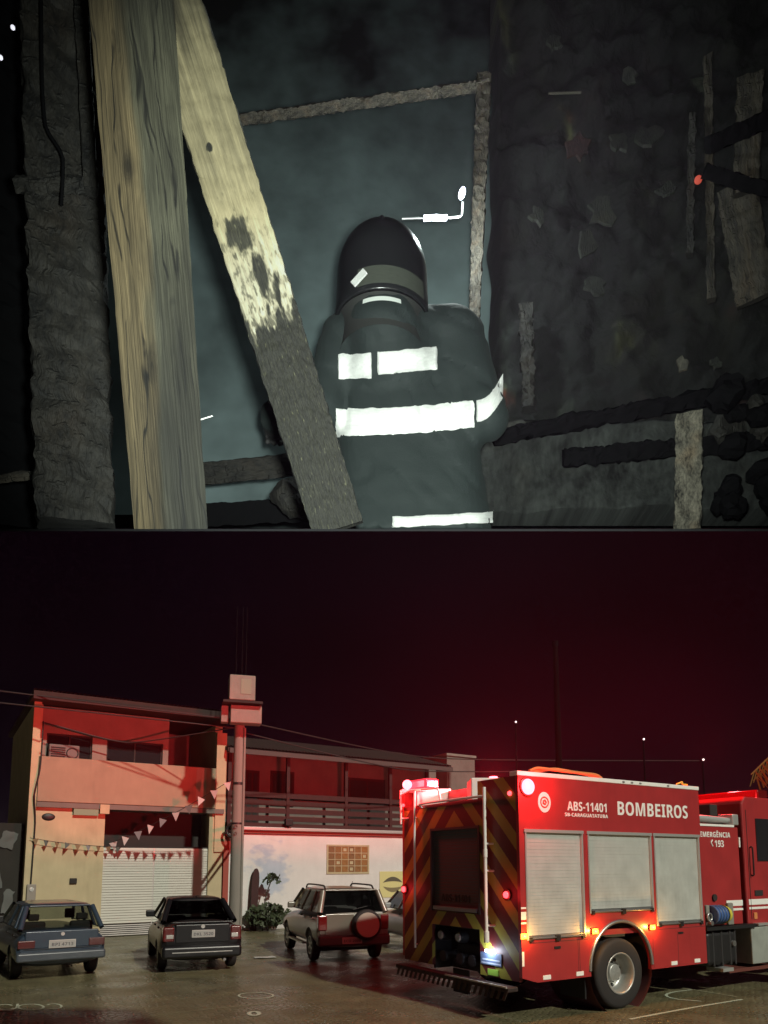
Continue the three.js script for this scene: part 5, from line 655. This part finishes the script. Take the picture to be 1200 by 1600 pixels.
  const rl = part(t, 'cable_reel', cyl(0.15, 0.15, 0.32, 4.5, 1.33, -0.03, 'x', 24), K.blue); part(rl, 'reel_rib', [4.36, 4.44, 4.52, 4.6].map((x) => new THREE.TorusGeometry(0.15, 0.016, 6, 24).rotateY(Math.PI / 2).translate(x, 1.33, -0.03)), S(lin(0.10, 0.16, 0.3), 0.4)); part(rl, 'reel_cap', [cyl(0.165, 0.14, 0.1, 4.72, 1.33, -0.03, 'x', 24), cyl(0.06, 0.06, 0.2, 4.75, 1.33, -0.03, 'x', 14)], K.yellow); part(rl, 'reel_frame', [bx(4.82, 4.98, 1.14, 1.52, -0.2, 0.0, 0.02), bx(4.2, 4.3, 1.14, 1.5, -0.16, 0.0, 0.02)], K.concrete);
  part(rl, 'valve', [new THREE.TorusGeometry(0.06, 0.02, 8, 16).translate(4.25, 1.3, 0.02), cyl(0.04, 0.04, 0.1, 4.25, 1.2, 0.02, 'z', 12)], K.steel);
  const ft = part(t, 'fuel_tank', bx(4.22, 5.12, 0.46, 1.05, -0.62, -0.04, 0.09), K.black); part(ft, 'tank_strap', [4.38, 4.62, 4.86, 5.0].map((x) => bx(x, x + 0.05, 0.445, 1.062, -0.63, -0.03, 0.08)), K.chassis); part(ft, 'tank_cap', cyl(0.05, 0.05, 0.04, 4.95, 0.82, -0.02, 'z', 14), K.steel); part(t, 'tank_step', bx(4.55, 4.85, 0.36, 0.42, -0.3, 0.02), K.alu);
  part(t, 'battery_box', bx(5.5, 6.15, 0.42, 1.07, -0.7, -0.02, 0.02), S(lin(0.34, 0.37, 0.34), 0.5, { map: rep(tGrime, 1) })); part(t, 'rust_bar', bx(4.9, 7.2, 0.30, 0.36, -0.9, -0.1), S(lin(0.12, 0.03, 0.02), 0.7));
  const cs = new THREE.Shape(); cs.moveTo(5.58, 1.14); cs.lineTo(5.58, 3.30); cs.lineTo(5.68, 3.42); cs.lineTo(7.9, 3.42); cs.lineTo(8.35, 2.3); cs.lineTo(8.45, 0.7); cs.lineTo(7.35, 0.7); cs.absarc(6.75, 0.66, 0.62, 0, Math.PI, false); cs.lineTo(6.12, 1.14); cs.closePath();
  const cg = new THREE.ExtrudeGeometry(cs, { depth: TW - 0.3, bevelEnabled: true, bevelSize: 0.03, bevelThickness: 0.04, bevelSegments: 3, curveSegments: 16 }); cg.translate(0, 0, -TW + 0.16); part(t, 'cab', muv(cg), K.red);
  part(t, 'cab_window', bx(5.95, 6.5, 2.25, 3.05, -0.12, -0.085, 0.01), K.glass); part(t, 'cab_window', bx(6.75, 7.6, 2.25, 3.0, -0.12, -0.085, 0.01), K.glass); part(t, 'cab_stripe', [bx(5.6, 8.3, 1.46, 1.56, -0.11, -0.095), bx(5.6, 8.3, 1.38, 1.42, -0.11, -0.095)], K.letter); part(t, 'cab_marker', bx(5.72, 5.82, 1.2, 1.32, -0.11, -0.08, 0.01), K.orange); part(t, 'cab_step', bx(5.7, 6.1, 1.09, 1.13, -0.3, 0.0), K.alu); part(t, 'cab_handle', tube([[5.72, 2.0, -0.09], [5.72, 2.0, -0.04], [5.72, 2.5, -0.04], [5.72, 2.5, -0.09]], 0.015), K.black); part(t, 'door_seam', bx(5.66, 5.672, 1.2, 3.2, -0.1, -0.094), K.dark); part(t, 'cab_grab', bx(5.80, 6.05, 1.62, 1.72, -0.1, -0.088), K.dark);
  part(t, 'added_roof_beacon', new THREE.CylinderGeometry(0.07, 0.08, 0.14, 20).translate(0.9, 3.60, -1.6), K.beacon);  // added out of sight behind the roof edge, to make the red glow
  part(t, 'light_bar', bx(6.6, 6.95, 3.46, 3.66, -TW + 0.4, -0.4, 0.04), K.lens);
  // --- their light, and that of the added roof beacon
  const red = new THREE.Color(1, 0.035, 0.04);
  const pt = (x, y, z, I, r = 6) => { const l = new THREE.PointLight(red, I); l.position.copy(world(x, y, z)); l.castShadow = true; l.shadow.radius = r; scene.add(l); return l; };
  pt(-0.3, 3.66, -3.0, 8); pt(0.17, 3.33, 0.30, 5); pt(-0.16, 1.76, -2.97, 0.22); pt(-0.16, 1.76, -0.27, 0.16); pt(6.78, 4.6, -1.5, 40); pt(0.9, 3.625, -1.6, 340, 4);
  const sp2 = new THREE.SpotLight(red, 200, 60, 0.36, 0.7, 2); sp2.position.copy(world(-0.12, 3.62, -2.88)); sp2.target.position.copy(onFace(-0.2, 6.9, 0)); sp2.castShadow = true; sp2.shadow.radius = 5; scene.add(sp2, sp2.target);   // the turning beacon's beam on the shop front
  const sp3 = new THREE.SpotLight(red, 60, 60, 0.36, 0.8, 2); sp3.position.copy(world(-0.16, 3.66, -2.90)); sp3.target.position.copy(onFace(8.5, 4.9, -0.5)); sp3.castShadow = true; sp3.shadow.radius = 5; scene.add(sp3, sp3.target);
}

renderer.render(scene, camera);
